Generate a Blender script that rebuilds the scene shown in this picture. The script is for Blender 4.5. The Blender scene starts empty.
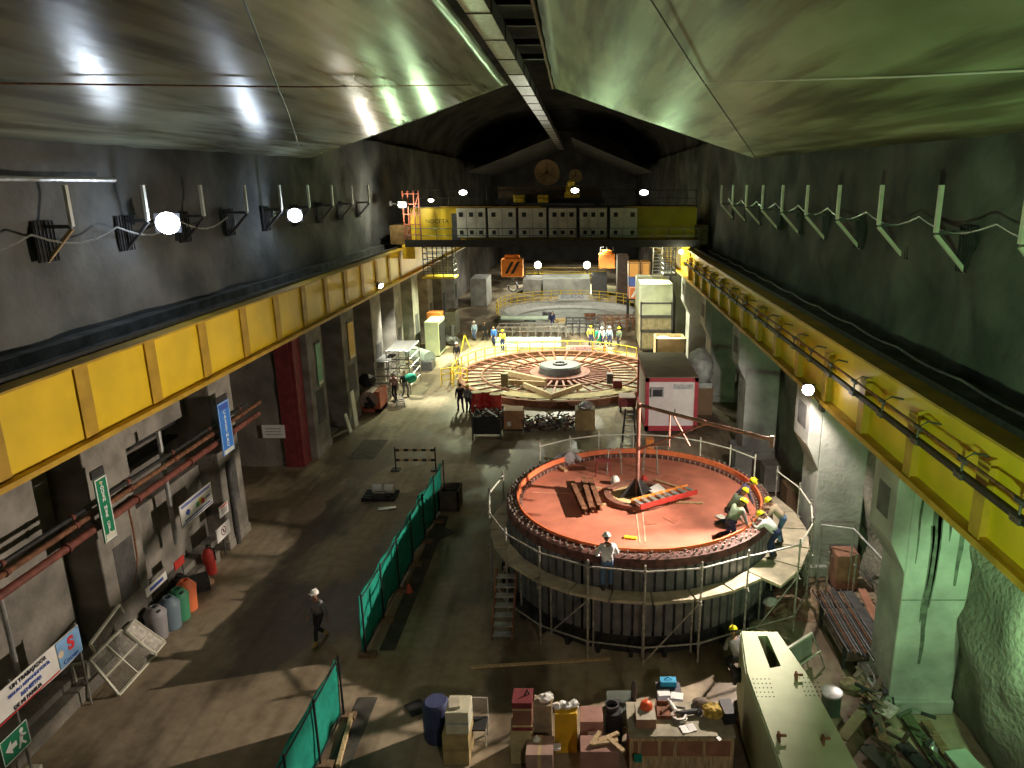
import bpy, bmesh, math, random
from mathutils import Vector, Matrix, noise
PI = math.pi
RN = random.Random(11)
S = bpy.context.scene
COL = S.collection
# ---- the photograph's camera, used to turn measured points into places in the hall
F, CX, V0, H = 725.0, 583.0, 185.0, 13.0
PIT = math.atan((384 - V0) / F); CP, SP = math.cos(PIT), math.sin(PIT)
def _ray(u, v):
    xc = (u - CX) / F; yc = (384 - v) / F
    return xc, CP + yc * SP, -SP + yc * CP
def G(u, v, z=0.0):                       # point at height z
    d = _ray(u, v); t = (z - H) / d[2]; return Vector((d[0] * t, d[1] * t, z))
def Yp(u, v, y):                          # point at depth y
    d = _ray(u, v); t = y / d[1]; return Vector((d[0] * t, y, H + d[2] * t))
def Xp(u, v, x):                          # point on the plane at x
    d = _ray(u, v); t = x / d[0]; return Vector((x, d[1] * t, H + d[2] * t))
def fb(u0, u1, vt, vb, d, z=0.0):         # upright box whose front face shows u0..u1, vt..vb
    a = G(u0, vb, z); b = G(u1, vb, z)
    return a.x, b.x, a.y, a.y + d, z, Yp(u0, vt, a.y).z

# ---- materials
MATS = {}
def mat(name, col, rough=0.6, metal=0.0, var=0.18, scale=3.0, bump=0.0, bscale=12.0, emit=0.0, col2=None, spec=0.4, det=5, stretch=None, ramp=(0.35, 0.68)):
    if name in MATS: return MATS[name]
    m = bpy.data.materials.new(name); m.use_nodes = True; MATS[name] = m
    nt = m.node_tree; N = nt.nodes; L = nt.links; b = N['Principled BSDF']
    b.inputs['Roughness'].default_value = rough; b.inputs['Metallic'].default_value = metal
    b.inputs['Specular IOR Level'].default_value = spec
    b.inputs['Base Color'].default_value = (*col, 1)
    tc = N.new('ShaderNodeTexCoord'); src = tc.outputs['Object']
    if stretch:
        mp = N.new('ShaderNodeMapping'); mp.inputs['Scale'].default_value = stretch[:3]
        if len(stretch) > 3: mp.inputs['Rotation'].default_value = (0, 0, stretch[3])
        L.new(src, mp.inputs[0]); src = mp.outputs[0]
    if var > 0 or col2:
        n = N.new('ShaderNodeTexNoise'); n.inputs['Scale'].default_value = scale; n.inputs['Detail'].default_value = det
        L.new(src, n.inputs['Vector'])
        r = N.new('ShaderNodeValToRGB'); r.color_ramp.elements[0].position = ramp[0]; r.color_ramp.elements[1].position = ramp[1]
        c2 = col2 or tuple(min(1, x * (1 + var)) for x in col)
        c1 = col if col2 else tuple(x * (1 - var) for x in col)
        r.color_ramp.elements[0].color = (*c1, 1); r.color_ramp.elements[1].color = (*c2, 1)
        L.new(n.outputs['Fac'], r.inputs[0]); L.new(r.outputs[0], b.inputs['Base Color'])
    if bump > 0:
        n2 = N.new('ShaderNodeTexNoise'); n2.inputs['Scale'].default_value = bscale; n2.inputs['Detail'].default_value = 6
        L.new(src, n2.inputs['Vector'])
        bp = N.new('ShaderNodeBump'); bp.inputs['Strength'].default_value = min(1, bump); bp.inputs['Distance'].default_value = 0.08
        L.new(n2.outputs['Fac'], bp.inputs['Height']); L.new(bp.outputs[0], b.inputs['Normal'])
    if emit > 0:
        b.inputs['Emission Color'].default_value = (*col, 1); b.inputs['Emission Strength'].default_value = emit
    return m

# ---- mesh builder
class MB:
    def __init__(s): s.bm = bmesh.new(); s.mi = 0
    def _t(s, vs):
        for f in {f for v in vs for f in v.link_faces}: f.material_index = s.mi
        return vs
    def boxm(s, M):
        return s._t(bmesh.ops.create_cube(s.bm, size=1.0, matrix=M)['verts'])
    def box(s, c, d, rz=0.0, rx=0.0, ry=0.0):
        return s.boxm(Matrix.Translation(c) @ Matrix.Rotation(rz, 4, 'Z') @ Matrix.Rotation(ry, 4, 'Y') @ Matrix.Rotation(rx, 4, 'X') @ Matrix.Diagonal((*d, 1)))
    def bx(s, x0, x1, y0, y1, z0, z1):
        return s.box(((x0 + x1) / 2, (y0 + y1) / 2, (z0 + z1) / 2), (abs(x1 - x0), abs(y1 - y0), abs(z1 - z0)))
    def beam(s, p, q, w, h, up=(0, 0, 1)):
        p, q = Vector(p), Vector(q); d = q - p; y = d.normalized(); u = Vector(up)
        if abs(y.dot(u)) > 0.99: u = Vector((0, 1, 0)) if abs(y.y) < .9 else Vector((1, 0, 0))
        x = y.cross(u).normalized(); z = x.cross(y)
        R = Matrix((x, y, z)).transposed().to_4x4()
        return s.boxm(Matrix.Translation((p + q) / 2) @ R @ Matrix.Diagonal((w, d.length, h, 1)))
    def tube(s, p, q, r, n=8, r2=None, caps=True):
        p, q = Vector(p), Vector(q); d = q - p
        if d.length < 1e-6: return
        M = Matrix.Translation((p + q) / 2) @ d.to_track_quat('Z', 'Y').to_matrix().to_4x4()
        return s._t(bmesh.ops.create_cone(s.bm, cap_ends=caps, segments=n, radius1=r, radius2=r if r2 is None else r2, depth=d.length, matrix=M)['verts'])
    def path(s, pts, r, n=6):
        pts = [Vector(p) for p in pts]; rings = []
        for i, p in enumerate(pts):
            d = (pts[min(i + 1, len(pts) - 1)] - pts[max(i - 1, 0)]).normalized()
            a = d.cross(Vector((0, 0, 1)) if abs(d.z) < .9 else Vector((1, 0, 0))).normalized(); b = a.cross(d)
            rings.append([s.bm.verts.new(p + (a * math.cos(k * 2 * PI / n) + b * math.sin(k * 2 * PI / n)) * r) for k in range(n)])
        for A, B in zip(rings, rings[1:]):
            for k in range(n):
                f = s.bm.faces.new((A[k], A[(k + 1) % n], B[(k + 1) % n], B[k])); f.material_index = s.mi
        for R_ in (rings[0], rings[-1]):
            f = s.bm.faces.new(R_); f.material_index = s.mi
    def lathe(s, prof, n=48, c=(0, 0, 0), closed=True, a0=0.0, a1=2 * PI):
        full = abs(a1 - a0 - 2 * PI) < 1e-6; m = n if full else n + 1
        rings = []
        for k in range(m):
            a = a0 + (a1 - a0) * k / n; ca, sa = math.cos(a), math.sin(a)
            rings.append([s.bm.verts.new((c[0] + r * ca, c[1] + r * sa, c[2] + z)) for r, z in prof])
        L = len(prof)
        for k in range(n):
            A, B = rings[k], rings[(k + 1) % m]
            for j in range(L if closed else L - 1):
                q = (A[j], B[j], B[(j + 1) % L], A[(j + 1) % L])
                try: f = s.bm.faces.new(q); f.material_index = s.mi
                except ValueError: pass
        if not full and closed:
            for R_ in (rings[0], rings[-1]):
                f = s.bm.faces.new(R_); f.material_index = s.mi
    def cyl(s, c, r, h, n=24, r2=None): return s.tube(c, (c[0], c[1], c[2] + h), r, n, r2)
    def prism(s, poly, z0, z1):
        a = [s.bm.verts.new((x, y, z0)) for x, y in poly]; b = [s.bm.verts.new((x, y, z1)) for x, y in poly]; n = len(poly)
        fs = [s.bm.faces.new(a[::-1]), s.bm.faces.new(b)] + [s.bm.faces.new((a[i], a[(i + 1) % n], b[(i + 1) % n], b[i])) for i in range(n)]
        for f in fs: f.material_index = s.mi
        return a + b
    def slab(s, pts, th):                 # planar polygon given thickness along its normal
        P = [Vector(p) for p in pts]; nrm = (P[1] - P[0]).cross(P[2] - P[0]).normalized() * th
        a = [s.bm.verts.new(p) for p in P]; b = [s.bm.verts.new(p + nrm) for p in P]; n = len(P)
        fs = [s.bm.faces.new(a[::-1]), s.bm.faces.new(b)] + [s.bm.faces.new((a[i], a[(i + 1) % n], b[(i + 1) % n], b[i])) for i in range(n)]
        for f in fs: f.material_index = s.mi
    def ico(s, c, r, sub=2, sc=(1, 1, 1), jit=0.0):
        vs = bmesh.ops.create_icosphere(s.bm, subdivisions=sub, radius=r, matrix=Matrix.Translation(c) @ Matrix.Diagonal((*sc, 1)))['verts']
        if jit:
            for v in vs: v.co += Vector((RN.uniform(-1, 1), RN.uniform(-1, 1), RN.uniform(-1, 1))) * jit
        return s._t(vs)
    def grid(s, fn, nu, nv):
        V = [[s.bm.verts.new(fn(i / nu, j / nv)) for j in range(nv + 1)] for i in range(nu + 1)]
        for i in range(nu):
            for j in range(nv):
                f = s.bm.faces.new((V[i][j], V[i + 1][j], V[i + 1][j + 1], V[i][j + 1])); f.material_index = s.mi
        return V
    def build(s, name, mats, parent=None, w=False, loc=None, rz=0.0, smooth=False, bevel=0.0, solid=0.0):
        if not isinstance(mats, (list, tuple)): mats = [mats]
        bmesh.ops.recalc_face_normals(s.bm, faces=s.bm.faces[:])
        if w and parent is not None: s.bm.transform(wm(parent).inverted())
        elif w and loc is not None: s.bm.transform(Matrix.Translation(Vector(loc)).inverted())
        if smooth:
            for f in s.bm.faces: f.smooth = True
        me = bpy.data.meshes.new(name); s.bm.to_mesh(me); s.bm.free()
        for m in mats: me.materials.append(m)
        o = bpy.data.objects.new(name, me); COL.objects.link(o)
        if loc is not None: o.location = loc
        o.rotation_euler.z = rz
        if parent is not None: o.parent = parent
        if bevel:
            b = o.modifiers.new('bevel', 'BEVEL'); b.width = bevel; b.segments = 2; b.limit_method = 'ANGLE'
        if solid:
            b = o.modifiers.new('solid', 'SOLIDIFY'); b.thickness = solid; b.offset = 0
        if smooth:
            try: me.set_sharp_from_angle(angle=math.radians(40))
            except Exception: pass
        return o
def wm(o):
    M = Matrix.Identity(4)
    while o is not None: M = o.matrix_basis @ M; o = o.parent
    return M
def tag(o, label, cat, group=None, kind=None):
    o['label'] = label; o['category'] = cat
    if group: o['group'] = group
    if kind: o['kind'] = kind
    return o
def thing(name, label, cat, loc=(0, 0, 0), rz=0.0, group=None):
    o = bpy.data.objects.new(name, None); COL.objects.link(o); o.location = loc; o.rotation_euler.z = rz
    o.empty_display_size = .2
    return tag(o, label, cat, group)
def struct(o, label=None, cat=None):
    o['kind'] = 'structure'
    if label: o['label'] = label
    if cat: o['category'] = cat
    return o
def copy_tree(o, parent=None):
    c = o.copy(); COL.objects.link(c)
    if parent is not None: c.parent = parent
    for ch in [x for x in bpy.data.objects if x.parent is o]: copy_tree(ch, c)
    return c
def text(body, size, m, parent, pos, rot, name='lettering', align='CENTER', ext=0.004, bold=0.0, sx=1.0):
    cu = bpy.data.curves.new(name, 'FONT'); cu.body = body; cu.size = size; cu.extrude = ext; cu.align_x = align; cu.align_y = 'CENTER'; cu.offset = bold
    cu.space_line = 0.9
    o = bpy.data.objects.new(name, cu); COL.objects.link(o); cu.materials.append(m); o.parent = parent
    o.location = pos; o.rotation_euler = rot; o.scale.x = sx
    bpy.context.view_layer.update()                                  # letters become an ordinary mesh part
    me = bpy.data.meshes.new_from_object(o.evaluated_get(bpy.context.evaluated_depsgraph_get()))
    bpy.data.objects.remove(o); bpy.data.curves.remove(cu)
    if not me.materials: me.materials.append(m)
    o = bpy.data.objects.new(name, me); COL.objects.link(o); o.parent = parent
    o.location = pos; o.rotation_euler = rot; o.scale.x = sx
    return o
def box_thing(name, label, cat, b, m, group=None, bevel=.01, rz=0.0):
    x0, x1, y0, y1, z0, z1 = b
    o = MB(); o.box((0, 0, (z1 - z0) / 2), (x1 - x0, y1 - y0, z1 - z0))
    return tag(o.build(name, m, loc=((x0 + x1) / 2, (y0 + y1) / 2, z0), bevel=bevel, rz=rz), label, cat, group)
def nz(x, y, z=0.0, sc=1.0): return noise.noise(Vector((x * sc, y * sc, z * sc)))

# ---- palette
CONC = mat('concrete', (.25, .235, .21), .85, var=.35, scale=1.1, bump=.35, bscale=9)
CONCG = mat('pale_concrete', (.33, .335, .315), .8, var=.28, scale=.9, bump=.3, bscale=8)
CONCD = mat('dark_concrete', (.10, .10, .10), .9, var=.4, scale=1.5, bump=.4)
YEL = mat('crane_yellow', (.80, .56, .025), .45, var=.10, scale=.8)
YELD = mat('crane_yellow_shaded', (.50, .31, .03), .55, var=.2, scale=1.5)  # darker crane yellow: shade of stiffeners and flanges put into the colour
YELP = mat('safety_yellow', (.85, .62, .05), .45, var=.1)
BLK = mat('black_steel', (.025, .025, .027), .6, var=.4, scale=6)
STL = mat('dark_steel', (.11, .11, .115), .5, .5, var=.3, scale=6)
GALV = mat('galvanised_steel', (.52, .53, .53), .4, .7, var=.2, scale=5)
SCAF = mat('scaffold_tube', (.42, .40, .36), .5, .5, var=.35, scale=8)
WHT = mat('white_paint', (.78, .78, .74), .5, var=.1, scale=2)
CREAM = mat('cream_paint', (.70, .70, .60), .5, var=.12, scale=2)
RED = mat('red_paint', (.55, .05, .04), .5, var=.2)
MAR = mat('maroon_paint', (.20, .035, .04), .6, var=.25)
PRIMER = mat('red_oxide_primer', (.52, .185, .12), .65, var=.18, scale=1.3, bump=.08, bscale=6)
ORG = mat('orange_paint', (.80, .26, .05), .5, var=.15)
WOOD = mat('raw_timber', (.52, .38, .21), .75, var=.3, scale=2.5, stretch=(8, 8, 1.2))
WOODD = mat('old_timber', (.22, .14, .08), .8, var=.4, scale=3, stretch=(8, 1.5, 8))
PLY = mat('plywood', (.60, .46, .24), .7, var=.2, scale=2)
CARD = mat('cardboard', (.45, .32, .18), .85, var=.15)
BLU = mat('blue_paint', (.05, .16, .50), .5, var=.12)
GRN = mat('green_fabric', (.012, .25, .185), .7, var=.2, scale=2.5, bump=.5, bscale=5, spec=.2)
DGRN = mat('sign_green', (.01, .22, .11), .45, var=.08)
SBLU = mat('sign_blue', (.04, .22, .72), .4, var=.05)
PAPER = mat('paper_white', (.85, .85, .83), .6, var=.05)
INK = mat('print_black', (.03, .03, .05), .6, var=0)
INKR = mat('print_red', (.70, .04, .05), .5, var=0)
INKB = mat('print_blue', (.05, .10, .45), .5, var=0)
INKW = mat('print_white', (.85, .87, .85), .5, var=0)
INKY = mat('print_yellow', (.80, .65, .08), .5, var=0)
INKG = mat('print_green', (.10, .40, .15), .5, var=0)
LGREEN = mat('pale_green_primer', (.50, .57, .35), .6, var=.10, scale=1.5)
RUBB = mat('black_rubber', (.02, .02, .02), .8, var=.2)
MINT = mat('pale_mint_paint', (.40, .50, .41), .55, var=.12, scale=1.5)
RUST = mat('rusty_steel', (.22, .10, .055), .8, .2, var=.4, scale=6, bump=.3)
HELY = mat('helmet_yellow', (.92, .80, .02), .35, var=.0)
HELW = mat('helmet_white', (.85, .85, .82), .35, var=.0)
LAMPW = mat('lamp_glow_cool', (.90, .96, 1.0), emit=25, var=0)
LAMPG = mat('lamp_glow_pale', (1.0, .98, .82), emit=14, var=0)
PIPER = mat('pipe_red_brown', (.19, .06, .045), .6, var=.3, scale=5)
# ================= the cavern =================
XL, XR = -14.9, 9.3
def rock_mat(name, c1, c2, bump=.6, rough=1.0, bsc=3.0):
    m = mat(name, c1, rough, var=.3, scale=.45, col2=c2, bump=bump, bscale=bsc, spec=.08, det=8)
    return m
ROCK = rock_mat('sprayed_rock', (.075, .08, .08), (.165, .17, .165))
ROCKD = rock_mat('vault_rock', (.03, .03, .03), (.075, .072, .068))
ROCKL = rock_mat('lower_rock', (.15, .14, .12), (.32, .30, .26), 1.0, .9, 7.0)
LOWW = mat('lower_wall_concrete', (.13, .12, .11), .9, var=.3, scale=.5, col2=(.27, .25, .22), bump=.4, bscale=7)
# floor: worn concrete with damp patches and tracks
def floor_mat():
    m = bpy.data.materials.new('worn_floor'); m.use_nodes = True; nt = m.node_tree; N = nt.nodes; L = nt.links; b = N['Principled BSDF']
    tc = N.new('ShaderNodeTexCoord')
    def ns(sc, det, rot=0, st=(1, 1, 1)):
        mp = N.new('ShaderNodeMapping'); mp.inputs['Scale'].default_value = st; mp.inputs['Rotation'].default_value = (0, 0, rot)
        L.new(tc.outputs['Object'], mp.inputs[0])
        n = N.new('ShaderNodeTexNoise'); n.inputs['Scale'].default_value = sc; n.inputs['Detail'].default_value = det; L.new(mp.outputs[0], n.inputs['Vector']); return n
    def rp(n, p0, p1, c0, c1):
        r = N.new('ShaderNodeValToRGB'); e = r.color_ramp.elements; e[0].position = p0; e[1].position = p1; e[0].color = (*c0, 1); e[1].color = (*c1, 1); L.new(n.outputs['Fac'], r.inputs[0]); return r
    def mul(a, c):
        x = N.new('ShaderNodeMixRGB'); x.blend_type = 'MULTIPLY'; x.inputs[0].default_value = 1; L.new(a.outputs[0], x.inputs[1]); L.new(c.outputs[0], x.inputs[2]); return x
    base = rp(ns(.35, 7), .3, .7, (.29, .235, .16), (.42, .35, .245))
    damp = rp(ns(.30, 6, .5, (1, .55, 1)), .45, .525, (.40, .37, .34), (1, 1, 1))
    streak = rp(ns(.9, 4, -.15, (2.2, .22, 1)), .32, .5, (.72, .70, .68), (1, 1, 1))
    fine = rp(ns(3.2, 8), .3, .6, (.8, .8, .8), (1.05, 1.05, 1.05))
    c = mul(mul(mul(base, damp), streak), fine); L.new(c.outputs[0], b.inputs['Base Color'])
    rr = rp(ns(.30, 6, .5, (1, .55, 1)), .45, .525, (.42, .42, .42), (.8, .8, .8)); L.new(rr.outputs[0], b.inputs['Roughness'])
    bp = N.new('ShaderNodeBump'); bp.inputs['Strength'].default_value = .25; bp.inputs['Distance'].default_value = .03
    n3 = ns(6, 6); L.new(n3.outputs['Fac'], bp.inputs['Height']); L.new(bp.outputs[0], b.inputs['Normal'])
    b.inputs['Specular IOR Level'].default_value = .3
    return m
FLOOR = floor_mat()
m = MB(); m.bx(XL - 3.2, XR + 2.2, 3, 133, -.35, 0); struct(m.build('floor', FLOOR), 'worn brown concrete floor of the cavern', 'floor')

def ymap(t): return 3 + 130 * (t ** 1.7)
def wl(a, b_):
    y = ymap(a); z = 16.0 * b_
    amp = .34 if z > 6.3 else .06
    d = nz(y, z, 1, .45) * amp + nz(y, z, 5, 1.6) * amp * .35
    if 26.4 < y < 32.9 and z < 5.9: return (XL - 2.3 + d * 3, y, z)      # alcove
    return (XL + d + (.0 if z > 6.3 else .1), y, z)
m = MB(); m.grid(wl, 230, 40)
for f in m.bm.faces:
    if f.calc_center_median().z < 6.4: f.material_index = 1
struct(m.build('wall_left', [ROCK, LOWW], smooth=True), 'dark sprayed rock wall above concrete at the left side', 'wall')
def wr(a, b_):
    y = ymap(a); z = 16.0 * b_
    d = nz(y, z, 9, .45) * .36 + nz(y, z, 15, 1.6) * .12
    bulge = 0
    if z < 6.2:
        d += nz(y, z, 25, .8) * .25
        bulge = -.35 * math.exp(-((y - 14.0) / 2.2) ** 2) * math.exp(-((z - 2.0) / 2.0) ** 2) + .25
    return (XR + d + bulge, y, z)
m = MB(); m.grid(wr, 260, 48)
for f in m.bm.faces:
    c = f.calc_center_median()
    if c.z < 6.6: f.material_index = 1
struct(m.build('wall_right', [ROCK, ROCKL], smooth=True), 'dark sprayed rock wall above the right crane runway', 'wall')
def vault(a, b_):
    y = ymap(a); t = b_ * PI; cx = (XL + XR) / 2; hw = (XR - XL) / 2 + .5
    x = cx - hw * math.cos(t); z = 14.6 + 7.2 * math.sin(t) ** .8 if 0 < b_ < 1 else 14.6
    d = nz(x, y, z, .35) * .45 + nz(x, y, z, 1.4) * .15
    return (x, y, z + d)
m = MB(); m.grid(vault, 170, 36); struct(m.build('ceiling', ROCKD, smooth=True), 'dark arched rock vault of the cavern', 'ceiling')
def wb(a, b_):
    x = XL - .6 + (XR - XL + 2.4) * a; z = 22.5 * b_; return (x, 131.5 + nz(x, z, 3, .4) * .5, z)
m = MB(); m.grid(wb, 30, 28); struct(m.build('wall_back', rock_mat('end_wall_rock', (.09, .09, .09), (.16, .155, .15)), smooth=True), 'grey rock end wall far beyond the crane', 'wall')
# ledges behind the crane runways, kerb along the left side
m = MB(); m.bx(XL - .3, -13.62, 6, 131, 7.2, 8.42); m.bx(XL - .3, -14.55, 6, 131, 8.42, 8.75); struct(m.build('trim_1', CONCD), 'dark concrete ledge behind the left crane runway', 'ledge')
m = MB(); m.bx(8.2, XR + .5, 6, 131, 7.2, 8.42); struct(m.build('trim_2', CONCD), 'dark concrete ledge behind the right crane runway', 'ledge')
m = MB(); m.bx(-14.9, -12.98, 5, 23.4, 0, .42); m.bx(-14.9, -13.3, 5, 26.2, .42, .62)
struct(m.build('trim_3', CONC, bevel=.02), 'low concrete kerb along the foot of the left wall', 'kerb')

# ---- pillars
PG = 'concrete pillars carrying the crane runways'
def pillar(side, y0, y1, label, m_, corbel):
    xf = -13.0 if side < 0 else 7.78
    xb = XL - .2 if side < 0 else XR + .1
    t = thing('concrete_pillar', label, 'pillar', ((xf + xb) / 2, (y0 + y1) / 2, 0), 0, PG)
    q = MB(); q.bx(min(xf, xb), max(xf, xb), y0, y1, 0, 6.42)
    if side < 0:
        q.bx(xb, xf + .04, y0 - .05, y1 + .05, 0, .35)
    else:
        q.bx(xf - .25, xb, y0 - .15, y1 + .15, 0, .4)
    q.build('shaft', m_, t, w=True, bevel=.04)
    if corbel:
        c = MB(); s = -1 if side > 0 else 1
        ex = xf + s * .42
        poly = [(xf, 3.9), (ex, 4.75), (ex, 6.42), (xf, 6.42)]
        a = [c.bm.verts.new((x, y0 - .02, z)) for x, z in poly]; b2 = [c.bm.verts.new((x, y1 + .02, z)) for x, z in poly]
        c.bm.faces.new(a); c.bm.faces.new(b2[::-1])
        for i in range(4): c.bm.faces.new((a[i], b2[i], b2[(i + 1) % 4], a[(i + 1) % 4]))
        c.build('corbel', m_, t, w=True, bevel=.03)
        k = MB(); k.bx(ex - .012 if side > 0 else ex, ex if side > 0 else ex + .012, y0 + .35, y1 - .35, 5.2, 6.0); k.build('recess_plate', CONCD, t, w=True)
    else:
        k = MB(); k.bx(xf, xf + .012, y0 + .5, y1 - .45, 1.6, 3.3); k.build('recess_plate', CONCD, t, w=True)
    return t
lp = [(17.6, 19.4, 'concrete pillar behind the green vertical sign'), (24.2, 25.8, 'concrete pillar behind the blue vertical sign'),
      (33.4, 35.4, 'left concrete pillar with the maroon edge plate and green banner'), (38.4, 40.6, 'left concrete pillar with the yellow banner'),
      (44.0, 46.2, 'left concrete pillar beside the orange compressor and scaffold stack'), (49.6, 51.6, 'left concrete pillar behind the scaffold stack'),
      (55.0, 57.0, 'left concrete pillar behind the pale green cabinet, just beyond the crane'), (60.6, 62.6, 'second left pillar beyond the crane'), (66.5, 68.5, 'third left pillar beyond the crane'), (73, 75, 'fourth left pillar beyond the crane')]
for y0, y1, lb in lp: pillar(-1, y0, y1, lb, CONC, False)
rp_ = [(15.7, 17.05, 'green-lit concrete pillar closest on the right, streaked with damp'), (22.4, 24.0, 'pale concrete pillar lit by the work lamp beside the round platform'),
       (33.4, 35.0, 'shaded right pillar between the lit pillar and the site office'), (43.2, 45.0, 'right concrete pillar just behind the white site office'),
       (52.4, 54.2, 'right pillar beside the stacked corrugated containers'), (60.5, 62.3, 'right pillar just beyond the crane'), (70, 71.8, 'second right pillar beyond the crane')]
for i, (y0, y1, lb) in enumerate(rp_): pillar(1, y0, y1, lb, CONCG, True)
# damp streaks on the closest pillar (flat stains on its face)
STAIN = mat('damp_stain', (.10, .11, .09), .7, var=.4, scale=5)
pl = bpy.data.objects['concrete_pillar.010']
q = MB()
for (xx, z0, z1, wd) in ((8.42, 1.4, 6.3, .12), (8.50, 3.0, 6.3, .07), (8.33, 2.6, 5.2, .05), (9.05, 3.6, 6.3, .10), (8.0, 4.2, 6.3, .04), (8.75, 4.8, 6.3, .06)):
    pts = [(xx + nz(z, xx, 3, 1.1) * .06 - wd * (.35 + .65 * (z - z0) / (z1 - z0)), z) for z in [z0 + (z1 - z0) * k / 14 for k in range(15)]]
    pts2 = [(xx + nz(z, xx, 3, 1.1) * .06 + wd * (.35 + .65 * (z - z0) / (z1 - z0)) + nz(z, xx, 9, 3) * .02, z) for z in [z0 + (z1 - z0) * k / 14 for k in range(15)]]
    for k in range(14):
        q.bm.faces.new([q.bm.verts.new((p[0], 15.696, p[1])) for p in (pts[k], pts2[k], pts2[k + 1], pts[k + 1])])
q.bx(7.79, 9.35, 15.692, 15.7, 3.2, 3.225)
q.build('damp_streak', STAIN, pl, w=True)

# ---- maroon plate on the third left pillar, lower wall sheet with notice
q = MB(); q.bx(-14.15, -13.5, 32.35, 33.38, 0, 6.5); q.bx(-13.5, -13.3, 32.4, 33.3, 0, 6.5)
tag(q.build('steel_post', MAR, loc=(-13.8, 33, 0), w=True), 'tall maroon steel post against the left pillar', 'post')

# ---- crane runway girders
def runway(side, label):
    xw = -13.15 if side < 0 else 7.72
    s = 1 if side < 0 else -1            # towards the hall
    t = thing('runway_girder', label, 'girder', (xw, 30, 6.45), 0)
    q = MB(); q.bx(xw - .02, xw + .02, 5, 120, 6.52, 8.52); q.build('web', YEL, t, w=True)
    q = MB(); q.bx(min(xw - s * .3, xw + s * .36), max(xw - s * .3, xw + s * .36), 5, 120, 6.44, 6.52)
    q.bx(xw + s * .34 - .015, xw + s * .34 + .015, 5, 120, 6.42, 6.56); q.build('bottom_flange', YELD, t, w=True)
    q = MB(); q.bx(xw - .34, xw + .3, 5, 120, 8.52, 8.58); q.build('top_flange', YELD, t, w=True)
    q = MB(); q.bx(xw - s * .25 - .05, xw - s * .25 + .05, 5, 120, 8.58, 8.72); q.build('crane_rail', BLK, t, w=True)
    st = MB()
    zt = 8.5 if side < 0 else 8.1
    ys = [9.0 + k * 3.1 for k in range(15)] if side < 0 else [12.6 + (k - 1) * 3.0 for k in range(15)]
    proto = None
    for y in ys:
        if proto is None:
            q = MB(); dp = .05 if side < 0 else .24
            q.prism([(0, 0), (s * dp, 0), (s * dp, zt - 6.6), (s * .03, zt - 6.52), (0, zt - 6.52)], -.02, .02)
            q.bm.transform(Matrix.Rotation(PI / 2, 4, 'X'))
            q.box((s * dp, 0, (zt - 6.55) / 2), (.02, .52 if side < 0 else .38, zt - 6.6))
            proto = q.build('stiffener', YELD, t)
            proto.location = (s * .02, y - 30, .07)
        else:
            c = proto.copy(); COL.objects.link(c); c.parent = t; c.location = (s * .02, y - 30, .07)
    if side > 0:
        q = MB(); q.bx(xw - .54, xw - .44, 5, 53, 7.62, 7.74); q.build('conductor_bar', BLK, t, w=True)
        q = MB(); q.bx(xw - .50, xw - .46, 5, 53, 7.95, 8.0); q.build('conductor_cable', RUST, t, w=True)
        p2 = None
        for k in range(24):
            y = 7.2 + k * 1.9
            if p2 is None:
                q = MB(); q.path([(0, 0, .35), (-.3, 0, .42), (-.5, 0, .3), (-.5, 0, .0)], .025); q.box((-.5, 0, -.02), (.16, .28, .12)); q.tube((-.5, -.15, .28), (-.5, .15, .28), .05)
                p2 = q.build('bar_hanger', STL, t)
                p2.location = (0, y - 30, 7.68 - 6.45)
            else:
                c = p2.copy(); COL.objects.link(c); c.parent = t; c.location = (0, y - 30, 7.68 - 6.45)
    return t
runway(-1, 'yellow crane runway girder along the left wall, with plain web')
runway(1, 'yellow crane runway girder on the right, carrying a black conductor bar')

# ---- suspended ceiling sheets
def sheet_mat(name, c1, c2, rough):
    m = bpy.data.materials.new(name); m.use_nodes = True; nt = m.node_tree; N = nt.nodes; L = nt.links; b = N['Principled BSDF']
    tc = N.new('ShaderNodeTexCoord')
    def ns(sc, det, rot, st):
        mp = N.new('ShaderNodeMapping'); mp.inputs['Scale'].default_value = st; mp.inputs['Rotation'].default_value = (0, 0, rot)
        L.new(tc.outputs['Object'], mp.inputs[0])
        n = N.new('ShaderNodeTexNoise'); n.inputs['Scale'].default_value = sc; n.inputs['Detail'].default_value = det; L.new(mp.outputs[0], n.inputs['Vector']); return n
    def rp(n, p0, p1, a, c):
        r = N.new('ShaderNodeValToRGB'); e = r.color_ramp.elements; e[0].position = p0; e[1].position = p1; e[0].color = (*a, 1); e[1].color = (*c, 1); L.new(n.outputs['Fac'], r.inputs[0]); return r
    def mul(a, c):
        x = N.new('ShaderNodeMixRGB'); x.blend_type = 'MULTIPLY'; x.inputs[0].default_value = 1; L.new(a.outputs[0], x.inputs[1]); L.new(c.outputs[0], x.inputs[2]); return x
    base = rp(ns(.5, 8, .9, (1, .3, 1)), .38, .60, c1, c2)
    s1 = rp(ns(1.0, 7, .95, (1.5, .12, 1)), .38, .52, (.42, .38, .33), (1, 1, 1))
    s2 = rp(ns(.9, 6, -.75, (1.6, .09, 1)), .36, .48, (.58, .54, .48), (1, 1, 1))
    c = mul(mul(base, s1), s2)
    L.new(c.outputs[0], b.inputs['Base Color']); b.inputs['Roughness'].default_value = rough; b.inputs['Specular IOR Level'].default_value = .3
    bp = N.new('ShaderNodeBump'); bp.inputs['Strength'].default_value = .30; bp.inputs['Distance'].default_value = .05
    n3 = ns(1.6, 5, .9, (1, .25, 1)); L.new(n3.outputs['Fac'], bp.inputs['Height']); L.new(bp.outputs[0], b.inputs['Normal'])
    return m
SHEETL = sheet_mat('membrane_left', (.26, .28, .20), (.42, .46, .35), .26)
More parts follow.
